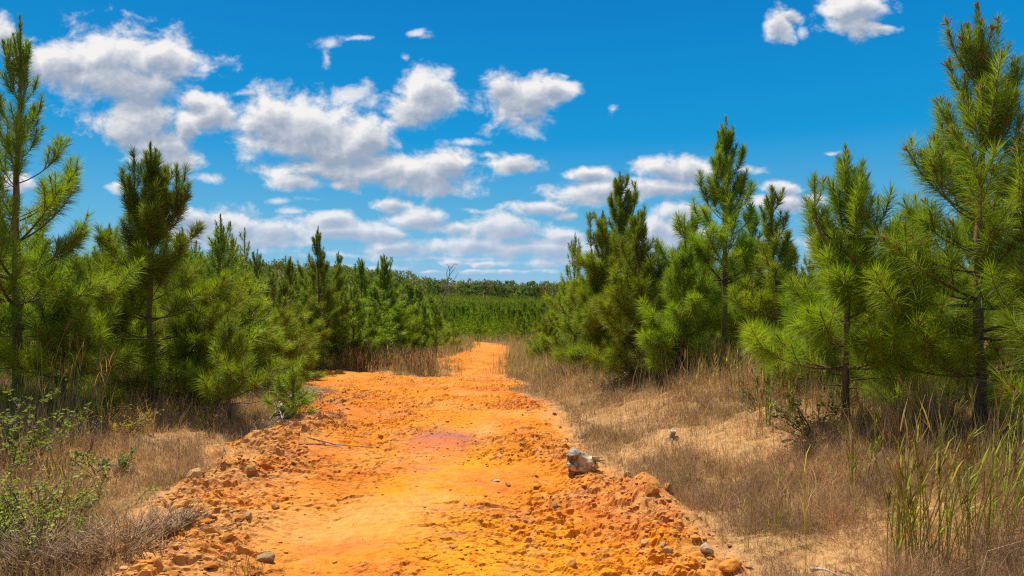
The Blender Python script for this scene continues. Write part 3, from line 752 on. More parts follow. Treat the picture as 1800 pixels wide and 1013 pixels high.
def build_grass():
    rng = RS(1001)
    # short matted dry grass
    x, y = scatter(1500000, rng, 2.4, 48)
    l, r = road_edges(x, y)
    veg = vegetated(x, y)
    clump = fbm(x * 2.6, y * 2.6, 131, 3)
    side = np.where(x > (l + r) / 2, x - r, l - x); side = np.maximum(side, island(x, y) * 1.6)
    p = veg * np.clip(.45 + 1.7 * (clump - .33), .3, 1.0) * np.where(y < 16, np.clip((fbm(x * 5.5, y * 5.5, 135, 3) - .33) * 5, .15, 1), 1)
    p *= np.where(y < 14, np.interp(side, [0, 2.8, 5.5], [1, 1, .4]), np.interp(side, [0, 2, 5], [1, 1, .25]))
    keep = rng.uniform(0, 1, len(x)) < p
    x = x[keep]; y = y[keep]; side = side[keep]; n = len(x)
    z = gz(x, y) - .01
    big = fbm(x * .9, y * .9, 133, 3)
    H = rng.uniform(.05, .17, n) * np.where(rng.uniform(0, 1, n) < .09, rng.uniform(1.5, 2.8, n), 1) * (.55 + 1.1 * big) * np.interp(y, [0, 8, 20, 48], [.9, 1.0, 1.6, 2.2]) * np.interp(side, [0, .5, 2], [.55, .9, 1.15])
    W = np.maximum(.0020, .00052 * y) * rng.uniform(.7, 1.3, n)
    V, T, K = blades(n, np.stack([x, y, z], 1), H, W, rng, .62, curl=.9)
    br = np.clip(.72 + .65 * (fbm(x * 1.4, y * 1.4, 137, 3)), .6, 1.35)
    K *= np.repeat(br, 5)[:, None]
    g = np.repeat(sst(.52, .68, fbm(x * 1.1, y * 1.1, 139, 3)) * .6, 5)[:, None]
    K = K * (1 - g) + np.array((.21, .20, .06)) * g
    o = link('dry_grass', mesh_np('dry_grass', V, tris=T, col=K, mat=M_grass))
    tag(o, 'short matted tan and brown dry grass on both banks of the road', kind='stuff')
    print('short grass', n)
    # taller standing dry grass under and in front of the pines
    x, y = scatter(260000, rng, 4.0, 58)
    l, r = road_edges(x, y)
    side = np.where(x > (l + r) / 2, x - r, l - x); side = np.maximum(side, island(x, y) * 1.6)
    clump = fbm(x * 1.7, y * 1.7, 141, 3)
    want = np.where(x > 0, np.interp(side - np.interp(y, [4, 8, 12, 20], [2.4, 2.6, 1.6, .5]), [-.8, .3, 2.2, 5], [0, 1, .6, .35]),
                    np.interp(side - np.interp(y, [4, 8, 12, 22], [1.7, 2.0, 2.0, .2]), [-.6, .4, 2.5, 6], [0, 1, .6, .3]))
    want = np.where(y > 22, np.maximum(want, np.interp(side, [.0, .3, 3, 6], [0, 1, 1, .3])), want)
    keep = rng.uniform(0, 1, len(x)) < want * np.clip((clump - .36) * 4.5, 0, 1)
    x = x[keep]; y = y[keep]; n = len(x); z = gz(x, y) - .02
    H = rng.uniform(.22, .62, n) * (.6 + .8 * fbm(x * .8, y * .8, 143, 2)) * np.interp(y, [4, 12, 30, 58], [.85, 1, 1.35, 1.4])
    W = np.maximum(.003, .00068 * y) * rng.uniform(.7, 1.3, n)
    cols = np.array([(.62, .43, .21), (.54, .35, .17), (.42, .28, .15), (.38, .34, .10), (.26, .29, .07)])
    V, T, K = blades(n, np.stack([x, y, z], 1), H, W, rng, .17, cols, curl=.35)
    tag(link('tall_dry_grass', mesh_np('tall_dry_grass', V, tris=T, col=K, mat=M_grass)), 'standing straw coloured grass around the feet of the pines', kind='stuff')
    print('tall grass', n)
    # brown twiggy weeds on the banks
    x, y = scatter(20000, rng, 3.0, 30)
    veg = vegetated(x, y); d = road_mask(x, y)
    keep = (rng.uniform(0, 1, len(x)) < veg * np.clip((fbm(x * 1.2, y * 1.2, 151, 3) - .38) * 5, 0, 1)) & (d > -4.2)
    x = x[keep]; y = y[keep]; m = len(x); k = 46
    cx = np.repeat(x, k); cy = np.repeat(y, k)
    rad = np.repeat(rng.uniform(.05, .14, m), k)
    a = rng.uniform(0, 6.28, m * k); q = np.sqrt(rng.uniform(0, 1, m * k)) * rad
    hh = np.repeat(rng.uniform(.08, .26, m), k)
    px = cx + np.cos(a) * q; py = cy + np.sin(a) * q
    pz = gz(px, py) + rng.uniform(0, .6, m * k) * hh
    H = hh * rng.uniform(.25, .6, m * k)
    W = np.maximum(.0022, .0006 * cy) * rng.uniform(.6, 1.2, m * k)
    cols = np.array([(.38, .235, .15), (.32, .19, .13), (.50, .31, .19), (.27, .16, .115), (.34, .30, .10)])
    V, T, K = blades(m * k, np.stack([px, py, pz], 1), H, W, rng, .8, cols, curl=.6)
    tag(link('dry_weeds', mesh_np('dry_weeds', V, tris=T, col=K, mat=M_grass)), 'low brown twiggy weeds mixed into the dry grass', kind='stuff')
    print('weeds', m)
build_grass()

# ------------------------------------------------------------------ clods and stones
def rock_mesh(name, seed, mat, col, sub=2, sq=(1, .8, .6), amp=.35):
    import bmesh
    bm_ = bmesh.new(); bmesh.ops.create_icosphere(bm_, subdivisions=sub, radius=1)
    V = np.array([v.co[:] for v in bm_.verts]); T = np.array([[v.index for v in f.verts] for f in bm_.faces]); bm_.free()
    rng = RS(seed)
    for k in range(9):                                        # cut flat facets
        n = rng.normal(0, 1, 3); n /= np.linalg.norm(n); o = rng.uniform(.45, .85)
        s = V @ n - o; V = V - np.clip(s, 0, None)[:, None] * n * .95
    V += (fbm(V[:, 0] * 2.5 + seed, V[:, 1] * 2.5 + V[:, 2] * 2, seed, 4)[:, None] - .5) * V * amp
    V *= np.array(sq)
    c = np.tile(np.asarray(col), (len(V), 1)) * RS(seed + 1).uniform(.85, 1.15, (len(V), 1))
    return mesh_np(name, V, tris=T, col=c, mat=mat, smooth=False)

def gravel():
    rng = RS(2002); acc = Acc()
    base = []
    for s in range(6):
        me = rock_mesh('tmp', 500 + s, M_clay, (1, 1, 1), 1, (1, .8, .5), .5)
        V = np.zeros(len(me.vertices) * 3); me.vertices.foreach_get('co', V); V = V.reshape(-1, 3)
        T = np.zeros(len(me.polygons) * 3, int); me.polygons.foreach_get('vertices', T); base.append((V, T.reshape(-1, 3))); bpy.data.meshes.remove(me)
    n = 22000
    y = 2.6 * (22 / 2.6) ** rng.uniform(0, 1, n); l, r = np.interp(y, YL, XL), np.interp(y, YR, XR)
    x = l - .5 + (r - l + 1.0) * rng.uniform(0, 1, n)
    d = road_mask(x, y); bl, br = berm(x, y); bm_ = np.clip((bl + br) / .1, 0, 1)
    zone = fbm(x * .8, y * .8, 51, 3)
    p = np.clip(.22 + 1.8 * (zone - .45) + .9 * bm_, .06, 1) * sst(-.5, 0, d)
    k = rng.uniform(0, 1, n) < p
    x, y, bm_ = x[k], y[k], bm_[k]
    z = gz(x, y)
    size = .0045 + .017 * rng.uniform(0, 1, len(x)) ** 3 + bm_ * .014 * rng.uniform(0, 1, len(x)) ** 2
    dd, rg_, b2, on_ = detail(x, y)
    col = ground_color(x, y, rg_, b2, on_)
    for i in range(len(x)):
        V, T = base[rng.randint(6)]
        a = rng.uniform(0, 6.28); c, s = math.cos(a), math.sin(a); q = size[i] * (1 + .03 * y[i])
        P = np.stack([(V[:, 0] * c - V[:, 1] * s) * q + x[i], (V[:, 0] * s + V[:, 1] * c) * q + y[i], V[:, 2] * q * rng.uniform(.7, 1.2) + z[i] + q * .2], 1)
        kc = col[i] * rng.uniform(.8, 1.12)
        if rng.uniform() < .06: kc = np.array((.34, .17, .10)) * rng.uniform(.6, 1.2)
        acc.add(P, T, None, kc)
    print('crumbs', len(x))
    return link('clay_gravel', acc.mesh('clay_gravel', M_clay))
tag(gravel(), 'loose orange clay crumbs scattered over the road', kind='stuff')

def stone(name, px, py, w, h, label, cat, col, seed, sq=(1, .7, .55), rz=0, mat=None, group=None, sink=.3):
    x, y, z = ground_at(px, py)
    s = w * y / FPX / 2
    me = rock_mesh(name, seed, mat or M_clay, col, 3, (1, sq[1], sq[2]))
    o = link(name, me, None, (x, y, z + s * sq[2] * (1 - sink) * .6)); o.rotation_euler = (RS(seed).uniform(-.2, .2), RS(seed).uniform(-.2, .2), rz); o.scale = (s, s, s)
    return tag(o, label, cat, group)
stone('flat_stone', 871, 842, 17, 7, 'small flat pale stone lying alone on the yellow clay', 'stone', (.70, .55, .35), 601, (1, .6, .28), .1)
stone('clay_clod', 340, 856, 34, 28, 'large squarish tan clod on the left road berm', 'clod', (.56, .33, .13), 602, (1, .8, .8), .5)
stone('clay_clod', 322, 850, 18, 16, 'tan clod leaning against the large squarish clod', 'clod', (.54, .31, .12), 603, (1, .8, .9), 1.1)
stone('pale_stone', 1243, 994, 26, 30, 'pale cream block at the right road edge near the bottom', 'stone', (.62, .42, .24), 604, (1, .8, 1.1), .4)
stone('clay_clod', 1284, 1012, 44, 20, 'bright orange clod at the bottom edge among the dry grass', 'clod', (.66, .25, .04), 605, (1, .8, .6), .2)
stone('clay_clod', 1143, 900, 38, 30, 'orange broken clay block standing up at the right road edge', 'clod', (.62, .23, .045), 606, (1, .55, .75), .5, sink=.5)
stone('clay_clod', 1222, 966, 26, 16, 'rounded orange clod beside the pale cream block', 'clod', (.62, .25, .05), 607, (1, .8, .6), 1.)
stone('clay_clod', 1172, 880, 24, 18, 'pinkish orange clod just above the standing clay block', 'clod', (.62, .30, .09), 608, (1, .8, .7), .7)
stone('clay_clod', 818, 884, 10, 8, 'small dark lump on the smooth yellow part of the road', 'clod', (.24, .12, .06), 609, (1, .6, .4), -.8)
stone('clay_clod', 466, 992, 34, 22, 'grey tan clod at the bottom of the road left of the red patch', 'clod', (.42, .27, .14), 610, (1, .7, .7), .3)
stone('clay_clod', 975, 888, 16, 10, 'dark brown clod below the tree stump', 'clod', (.30, .16, .09), 611, (1, .7, .6), .3)
stone('clay_clod', 1025, 770, 22, 16, 'grey lump half buried on the bank above the stump', 'clod', (.34, .22, .14), 612, (1, .8, .7), .9)
def clods():
    rng = RS(77); protos = [rock_mesh('clay_clod', 620 + i, M_clay, c, 2, q, .45) for i, (c, q) in enumerate((((.60, .25, .05), (1, .8, .5)), ((.58, .30, .09), (1, .75, .6)), ((.55, .20, .035), (1, .9, .4)), ((.60, .22, .035), (1, .7, .35)), ((.55, .31, .12), (1, .8, .7)), ((.52, .17, .04), (1, .6, .4))))]
    n = 0
    while n < 150:
        y = 3.3 * (13 / 3.3) ** rng.uniform(); l = float(np.interp(y, YL, XL)); r = float(np.interp(y, YR, XR))
        side = rng.uniform()
        x = l + rng.normal(.25, .28) if side < .5 else r + rng.normal(-.15, .22) if side < .85 else rng.uniform(l, r)
        if abs(x) > .74 * y or (side > .85 and rng.uniform() < .4): continue
        X1, Y1 = np.array([x]), np.array([y])
        if road_mask(X1, Y1)[0] < -.35: continue
        s = rng.uniform(.018, .05) * (1.3 if side < .5 else 1)
        z = float(gz(X1, Y1)[0])
        o = link('clay_clod', protos[rng.randint(6)], None, (x, y, z + s * .12)); o.scale = (s, s, s * rng.uniform(.8, 1.3)); o.rotation_euler = (rng.uniform(-.4, .4), rng.uniform(-.4, .4), rng.uniform(0, 6.28))
        if side < .5: tag(o, 'crumbled orange clod in the rough berm along the left road edge', 'clod', 'clods along the left road edge')
        elif side < .85: tag(o, 'crumbled orange clod along the right road edge', 'clod', 'clods along the right road edge')
        else: tag(o, 'small loose orange clod out on the road surface', 'clod', 'loose clods on the road surface')
        n += 1
clods()

# ------------------------------------------------------------------ tall grass clumps, bushes, wood
GR = np.array([(.42, .48, .05), (.56, .55, .07), (.60, .47, .11), (.32, .42, .06), (.66, .52, .20)])
def tall_clump(px, py, n, h, rad, seed, label, lean=.10, group=None, green=1., w=.0085, drift=(0.0, 0)):
    x0, y0, z0 = ground_at(px, py)
    rng = RS(seed); acc = Acc(); heads = []; parts = seed < 707
    for i in range(n):
        a = rng.uniform(0, 6.28); q = rad * math.sqrt(rng.uniform())
        x, y = math.cos(a) * q, math.sin(a) * q * .6
        z = float(gz(np.array([x + x0]), np.array([y + y0]))[0]) - z0 - .02
        H = h * rng.uniform(.55, 1.08); az = rng.uniform(0, 6.28) ; le = abs(rng.normal(0, lean))
        c = GR[rng.choice(5, p=[.28, .28, .16, .18, .10])] if rng.uniform() < green else DRY[rng.randint(0, 4)]
        c = c * rng.uniform(.8, 1.15)
        t = np.linspace(0, 1, 6)[:, None]
        D = np.array([math.cos(az) * math.sin(le) + drift[0], math.sin(az) * math.sin(le), math.cos(le)])
        bend = np.array([math.cos(az) + drift[0] * 4, math.sin(az), 0]) * rng.uniform(0, .22)
        P = np.array([x, y, z]) + D * t * H + bend * H * t ** 2.2
        tube(acc, P, np.linspace(w, w * .4, 6) * .5 * rng.uniform(.7, 1.2), 4, c * (1 - .15 * t) + np.array((.10, .03, 0)) * t ** 3)
        for k in range(rng.randint(2, 5)):                    # long leaves hugging the stem
            s = rng.uniform(.25, .85); b = np.array([np.interp(s, t[:, 0], P[:, i_]) for i_ in range(3)])
            a2 = rng.uniform(0, 6.28); L = H * rng.uniform(.14, .32); up = rng.uniform(.2, .45)
            d1 = D + np.array([math.cos(a2), math.sin(a2), 0]) * up; d1 /= np.linalg.norm(d1)
            side = np.array([-math.sin(a2), math.cos(a2), 0]) * w * .55
            m1 = b + d1 * L * .55; e = m1 + (d1 + np.array([math.cos(a2), math.sin(a2), -.5]) * .3 * rng.uniform(0, 1.6)) * L * .45
            cc = c * rng.uniform(.85, 1.1) if rng.uniform() < .7 else np.array((.36, .20, .09))
            acc.add([b - side * .6, b + side * .6, m1 + side, m1 - side, e], [[0, 1, 2], [0, 2, 3], [3, 2, 4]], None, cc)
        if rng.uniform() < .75:                               # narrow feathery head
            b = P[-1]; T = P[-1] - P[-2]; T /= np.linalg.norm(T)
            hc = np.array((.34, .20, .08)) * rng.uniform(.7, 1.2) if rng.uniform() < .6 else np.array((.36, .33, .08))
            hd = Acc() if parts else acc
            if parts: heads.append(hd)
            for k in range(7):
                d1 = T + rng.normal(0, .16, 3); d1 /= np.linalg.norm(d1); L = h * rng.uniform(.05, .12)
                o = b - T * h * .12 * rng.uniform(0, 1)
                tube(hd, np.array([o, o + d1 * L * .5, o + d1 * L]), [w * .22, w * .42, w * .12], 3, hc)
    o = empty('tall_grass_clump', (x0, y0, z0), 0, label, 'grass clump', group)
    link('foliage', acc.mesh('foliage', M_grass), o)
    for hd in heads: link('seed_head', hd.mesh('seed_head', M_grass), o)
    return o
tall_clump(1655, 985, 46, .92, .27, 701, 'big clump of tall yellow green grass at the lower right before the dark tree shade', .15, drift=(.05, 0), w=.0075)
tall_clump(1745, 940, 36, .82, .28, 702, 'leaning clump of green grass right of the big yellow green clump', .2, drift=(.16, 0), w=.0062)
tall_clump(1590, 990, 14, .72, .10, 703, 'narrow tuft of green stalks just left of the big yellow green clump', .07)
tall_clump(1512, 870, 11, .75, .16, 704, 'sparse tall stalks standing in front of the slender pine trunk', .08, drift=(.04, 0))
tall_clump(1366, 745, 26, .62, .2, 705, 'upright green tuft at the foot of the rusty tipped pine', .07)
tall_clump(1425, 990, 3, .82, .05, 706, 'few lone thin stalks in the open dry grass left of the clumps', .05, w=.004)
tall_clump(1330, 700, 18, .75, .5, 707, 'loose straw stalks under the tall straight pine', .1, green=.6)
tall_clump(1240, 690, 22, .6, .45, 708, 'straw and green stalks right under the low red budded pine', .1, green=.6)
tall_clump(1165, 660, 20, .6, .5, 709, 'pale stalks in front of the bright green brown leader pine', .08, green=.6)
tall_clump(1040, 640, 22, .62, .5, 710, 'row of upright stalks before the dark foot of the twin topped pine', .06, green=.6, w=.007)
tall_clump(975, 640, 26, .55, .6, 711, 'olive stalks at the left end of the right bank', .08, green=.7, w=.007)
tall_clump(90, 755, 16, 1.05, .22, 712, 'tall thin golden stalks under the left pines nearest the left edge', .05, green=.35, w=.006)
tall_clump(160, 760, 12, .85, .2, 713, 'thin reddish stalks behind the goldenrod on the left', .05, green=.2, w=.006)
tall_clump(345, 750, 30, .38, .35, 714, 'short pale green reeds before the bushy spiky pine', .10, green=.6)
tall_clump(235, 760, 18, .42, .3, 715, 'scattered stems between the goldenrod and the reeds', .12, green=.4)
tall_clump(60, 900, 40, .5, .5, 722, 'dry straw stalks mixed through the leafy corner bush', .15, green=.2, w=.004)
tall_clump(150, 985, 5, .75, .12, 716, 'two or three single green stalks rising from the dead twigs at the lower left', .07, w=.005)
tall_clump(425, 1012, 60, .10, .13, 717, 'small grey green grass tuft on the road at the bottom edge', .5, green=.5, w=.003)
tall_clump(655, 655, 230, .80, 1.1, 718, 'straw coloured grass stand on the wedge between the two tracks', .07, green=.3, w=.014)
tall_clump(728, 652, 130, .72, .7, 719, 'pinkish dry grass on the right part of the wedge', .08, green=.05, w=.014)
tall_clump(600, 652, 18, .5, .4, 720, 'pale silvery stems at the left end of the wedge', .25, green=.3, w=.012)
tall_clump(1330, 960, 10, .4, .25, 721, 'short green shoots among the dry grass above the bright orange clod', .08, w=.004)

def leaf_bush(name, px, py, w, h, n, label, cat, seed, leaf=.035, cols=None, depth=None, stems=26, twig=(.20, .13, .09), spread=(1, .7), flat=1.0, conn=.7):
    x0, y0, z0 = ground_at(px, py) if depth is None else at_depth(px, depth)
    rng = RS(seed); st = Acc(); lv = Acc()
    cols = cols if cols is not None else np.array([(.10, .17, .02), (.17, .25, .03), (.07, .12, .02), (.22, .27, .05)])
    ends = []
    for i in range(stems):
        az = rng.uniform(0, 6.28); L = h * rng.uniform(.7, 1.35); e = rng.uniform(.35, 1.35)
        q = np.array([math.cos(az) * w * .22 * spread[0] * rng.uniform(), math.sin(az) * w * .22 * spread[1] * rng.uniform(), 0])
        zz = float(gz(np.array([x0 + q[0]]), np.array([y0 + q[1]]))[0]) - z0
        P, _ = walk(q + (0, 0, zz - .02), az, e, e * .7, L, 7, rng, .18)
        tube(st, P, np.linspace(.006, .002, 7) * min(1, .4 + leaf * 12), 4, np.array(twig) * rng.uniform(.7, 1.2))
        ends.append(P)
        for k in range(4):
            b = P[rng.randint(2, 6)]
            P2, _ = walk(b, az + rng.normal(0, .9), rng.uniform(.2, 1.2), rng.uniform(.1, 1.2), L * rng.uniform(.2, .45), 5, rng, .2)
            tube(st, P2, np.linspace(.003, .0013, 5), 3, np.array(twig) * rng.uniform(.7, 1.3)); ends.append(P2)
    for i in range(n):
        P = ends[rng.randint(len(ends))]; s = rng.uniform(.3, 1) * (len(P) - 1); k = min(int(s), len(P) - 2)
        b = P[k] + (P[k + 1] - P[k]) * (s - k) + rng.normal(0, .012, 3)
        a = rng.uniform(0, 6.28); el = rng.uniform(-.3, .8); L = leaf * rng.uniform(.6, 1.3)
        d = np.array([math.cos(a) * math.cos(el), math.sin(a) * math.cos(el), math.sin(el)])
        sd = np.cross(d, [0, 0, 1]); sd /= np.linalg.norm(sd); up = np.cross(sd, d); sd = sd * math.cos(.5) + up * rng.normal(0, .4)
        wv = sd * L * .3; f = up * L * .10
        V = [b, b + d * L * .35 + wv + f, b + d * L * .75 + wv * .85 + f, b + d * L, b + d * L * .75 - wv * .85 + f, b + d * L * .35 - wv + f, b + d * L * .55]
        lv.add(V, [[0, 6, 1], [1, 6, 2], [2, 6, 3], [3, 6, 4], [4, 6, 5], [5, 6, 0]], None, cols[rng.randint(len(cols))] * rng.uniform(.7, 1.25))
    o = empty(name, (x0, y0, z0), 0, label, cat)
    link('stems', st.mesh('stems', M_twig, True), o)
    if n: link('foliage', lv.mesh('foliage', M_leaf), o)
    return o
leaf_bush('leafy_bush', 70, 950, 1.0, .44, 2600, 'bush with small glossy green leaves at the lower left corner', 'bush', 801, .025, stems=70, cols=np.array([(.26, .34, .03), (.38, .42, .05), (.18, .25, .03), (.44, .42, .09)]))
leaf_bush('leafy_bush', 190, 830, .5, .28, 420, 'smaller green leafed sprig reaching right from the corner bush', 'bush', 802, .034, stems=12)
leaf_bush('leafy_shrub', 5, 830, .7, .5, 1100, 'leafy shrub with yellowish leaves at the left edge above the corner bush', 'bush', 803, .04, stems=20, cols=np.array([(.20, .24, .03), (.28, .28, .04), (.13, .19, .03)]))
leaf_bush('dead_bush', 215, 990, .8, .26, 0, 'tangle of grey brown dead twigs at the lower left beside the road', 'bush', 804, stems=170, twig=(.46, .30, .16))
leaf_bush('dead_bush', 70, 1005, .9, .22, 0, 'dry brown twigs under the leafy bush in the lower left corner', 'bush', 816, stems=160, twig=(.38, .26, .15))
leaf_bush('dead_bush', 305, 965, .3, .16, 0, 'small dead bush on the road edge right of the twig tangle', 'bush', 805, stems=80, twig=(.40, .29, .18))
leaf_bush('goldenrod', 205, 765, .5, .36, 500, 'yellow flowering goldenrod below the left pines', 'plant', 806, .024, stems=18, cols=np.array([(.48, .36, .02), (.30, .30, .03), (.55, .42, .03)]))
leaf_bush('goldenrod', 105, 780, .4, .36, 260, 'second paler goldenrod nearer the left edge', 'plant', 807, .022, stems=14, cols=np.array([(.36, .32, .05), (.22, .24, .03)]))
leaf_bush('dark_bush', 473, 690, .5, .42, 0, 'round leafless dark brown bush left of the sapling', 'bush', 808, stems=170, twig=(.15, .09, .07))
leaf_bush('dark_shrub', 712, 650, .8, .85, 700, 'dark green evergreen shrub in the straw grass wedge', 'bush', 809, .07, stems=16, cols=np.array([(.05, .075, .02), (.035, .055, .015), (.09, .11, .03)]))
leaf_bush('green_weed', 1085, 690, .8, .45, 420, 'olive leafed weed patch on the right bank near the road', 'plant', 810, .03, stems=30, cols=np.array([(.16, .17, .05), (.22, .20, .07), (.11, .13, .04)]))
leaf_bush('green_weed', 1150, 660, .8, .5, 420, 'dark leafed weed under the bright right pine', 'plant', 811, .035, stems=24, cols=np.array([(.08, .11, .03), (.13, .15, .04)]))
leaf_bush('green_weed', 1440, 760, .6, .4, 380, 'green leafed weed in the shade at the foot of the slender pine', 'plant', 812, .04, stems=18)
leaf_bush('green_weed', 1005, 665, .8, .4, 300, 'greenish weed closest to the right road edge', 'plant', 813, .035, stems=24, cols=np.array([(.14, .14, .05), (.10, .12, .04)]))
leaf_bush('green_weed', 1345, 715, .5, .35, 260, 'yellow leafed weed left of the upright green tuft', 'plant', 814, .035, stems=14, cols=np.array([(.24, .24, .05), (.14, .17, .04)]))
leaf_bush('dark_bush', 590, 745, .3, .12, 0, 'low grey brown weed on the brow above the brush pile', 'bush', 815, stems=60, twig=(.22, .15, .10))

def flower():
    x, y, z = ground_at(58, 800)
    o = empty('purple_flower', (x, y, z), 0, 'single purple thistle flower above the left bushes', 'flower')
    a = Acc(); h = EYE + (506.5 - 752) / FPX * y - z
    tube(a, np.array([(0, 0, 0), (.01, 0, h * .5), (0, .01, h)]), [.004, .003, .003], 5, (.14, .18, .05))
    link('stem', a.mesh('stem', M_leaf, True), o)
    b = Acc(); rng = RS(5)
    for k in range(60):
        d = rng.normal(0, 1, 3) * (1, 1, .5) + (0, 0, .8); d /= np.linalg.norm(d); s = np.cross(d, rng.normal(0, 1, 3)); s = s / np.linalg.norm(s) * .0022
        p = np.array((0, .01, h)); b.add([p - s, p + s, p + d * .024], [[0, 1, 2]], None, np.array((.46, .16, .55)) * rng.uniform(.8, 1.3))
    link('bloom', b.mesh('bloom', M_leaf), o)
flower()

def stump():
    x, y, z = ground_at(1022, 838)
    o = empty('tree_stump', (x, y, z), 0, 'weathered stump chunk with a pale grey top on the right road edge', 'stump')
    k = y / FPX
    import bmesh
    b = bmesh.new(); bmesh.ops.create_icosphere(b, subdivisions=5, radius=1)
    V = np.array([v.co[:] for v in b.verts]); T = np.array([[v.index for v in f.verts] for f in b.faces]); b.free()
    W = 26 * k; H = 44 * k
    n = V.copy()
    p = 3.2; r = 1 / ((np.abs(V) ** p).sum(1) ** (1 / p)); V = V * r[:, None]
    # slanting wood grain: ridges run from upper left to lower right on the face
    u = V[:, 0] * .8 + V[:, 2] * .9; g = fbm(u * 5.5 + V[:, 1] * 1.2, V[:, 0] * 1.1 + 4, 91, 4) - .5
    V = V + n * (g * .42)[:, None]
    V[:, 2] += np.clip(.35 - np.abs(V[:, 0] + .35), -.5, .4) * .55 * (V[:, 2] > .2)
    V[:, 0] += .28 * (V[:, 2] < 0) * (-V[:, 2]) * 0 + V[:, 2] * -.12
    # hollows
    for (cx, cy, cz, rr, dp) in ((-.45, -1, .38, .40, .55), (.1, -1, .50, .25, .25), (-.75, -1, -.55, .40, .6), (-.3, -.9, -.85, .5, .5), (.55, -.6, .85, .35, .45)):
        q = np.exp(-(((V[:, 0] - cx) / rr) ** 2 + ((V[:, 1] - cy) / .7) ** 2 + ((V[:, 2] - cz) / (rr * .45)) ** 2))
        V[:, 1] += q * dp; V[:, 2] -= q * (cz > .8) * dp
    white = sst(.5, .9, n[:, 2] + .35 * (fbm(V[:, 0] * 4, V[:, 1] * 4, 7, 3) - .5) - .25 * V[:, 0])
    orange = sst(-.1, -.7, V[:, 2]) * .6
    col = mixc(np.broadcast_to(np.array((.62, .43, .23)), V.shape), np.array((.33, .285, .23)), white)
    col = mixc(col, np.array((.50, .25, .07)), orange)
    col *= (.5 + .95 * (g[:, None] + .5)) * (1 - .65 * sst(.55, .68, fbm(V[:, 0] * 3 + 7, V[:, 1] * 3 + V[:, 2] * 3, 33, 3)))[:, None]
    V = V * np.array((W, W * .8, H * .52)) + np.array((0, 0, H * .40))
    link('stump_body', mesh_np('stump_body', V, tris=T, col=np.clip(col, 0, 1), mat=M_wood, smooth=True), o)
    rng = RS(12)
    for i in range(9):
        a = Acc(); az = rng.uniform(-.5, .5); z0 = H * rng.uniform(.2, .75)
        P, _ = walk((W * .7, rng.uniform(-.5, .3) * W, z0), az, rng.uniform(-.5, .3), rng.uniform(-.3, .4), W * rng.uniform(.4, .95), 5, rng, .2)
        tube(a, P, np.linspace(.012, .003, 5), 5, np.array((.44, .32, .18)) * rng.uniform(.7, 1.2))
        link('splinter', a.mesh('splinter', M_wood, True), o)
stump()

def stub():
    x, y, z = ground_at(1182, 770)
    o = empty('dead_stub', (x, y, z), 0, 'broken dead stem with a pale cut top on the right bank', 'stub')
    a = Acc(); h = .075
    tube(a, np.array([(-.02, 0, -.03), (0, 0, h * .5), (.012, 0, h)]), [.035, .026, .028], 10, (.33, .24, .15), cap=False)
    link('stem_body', a.mesh('stem_body', M_wood, True), o)
    b = Acc(); t = np.arange(13) * 2 * PI / 12
    tube(b, np.stack([np.cos(t) * .024 + .012, np.sin(t) * .024, np.full(13, h)], 1), .008, 6, (.66, .58, .48), cap=False)
    link('cut_rim', b.mesh('cut_rim', M_wood, True), o)
    for k in range(5):
        c = Acc(); az = k * 1.25 + .3
        P, _ = walk((0, 0, .01), az, -.2, -.5, .09, 4, RS(k), .2); tube(c, P, [.012, .01, .007, .003], 5, (.34, .24, .14)); link('root', c.mesh('root', M_wood, True), o)
stub()

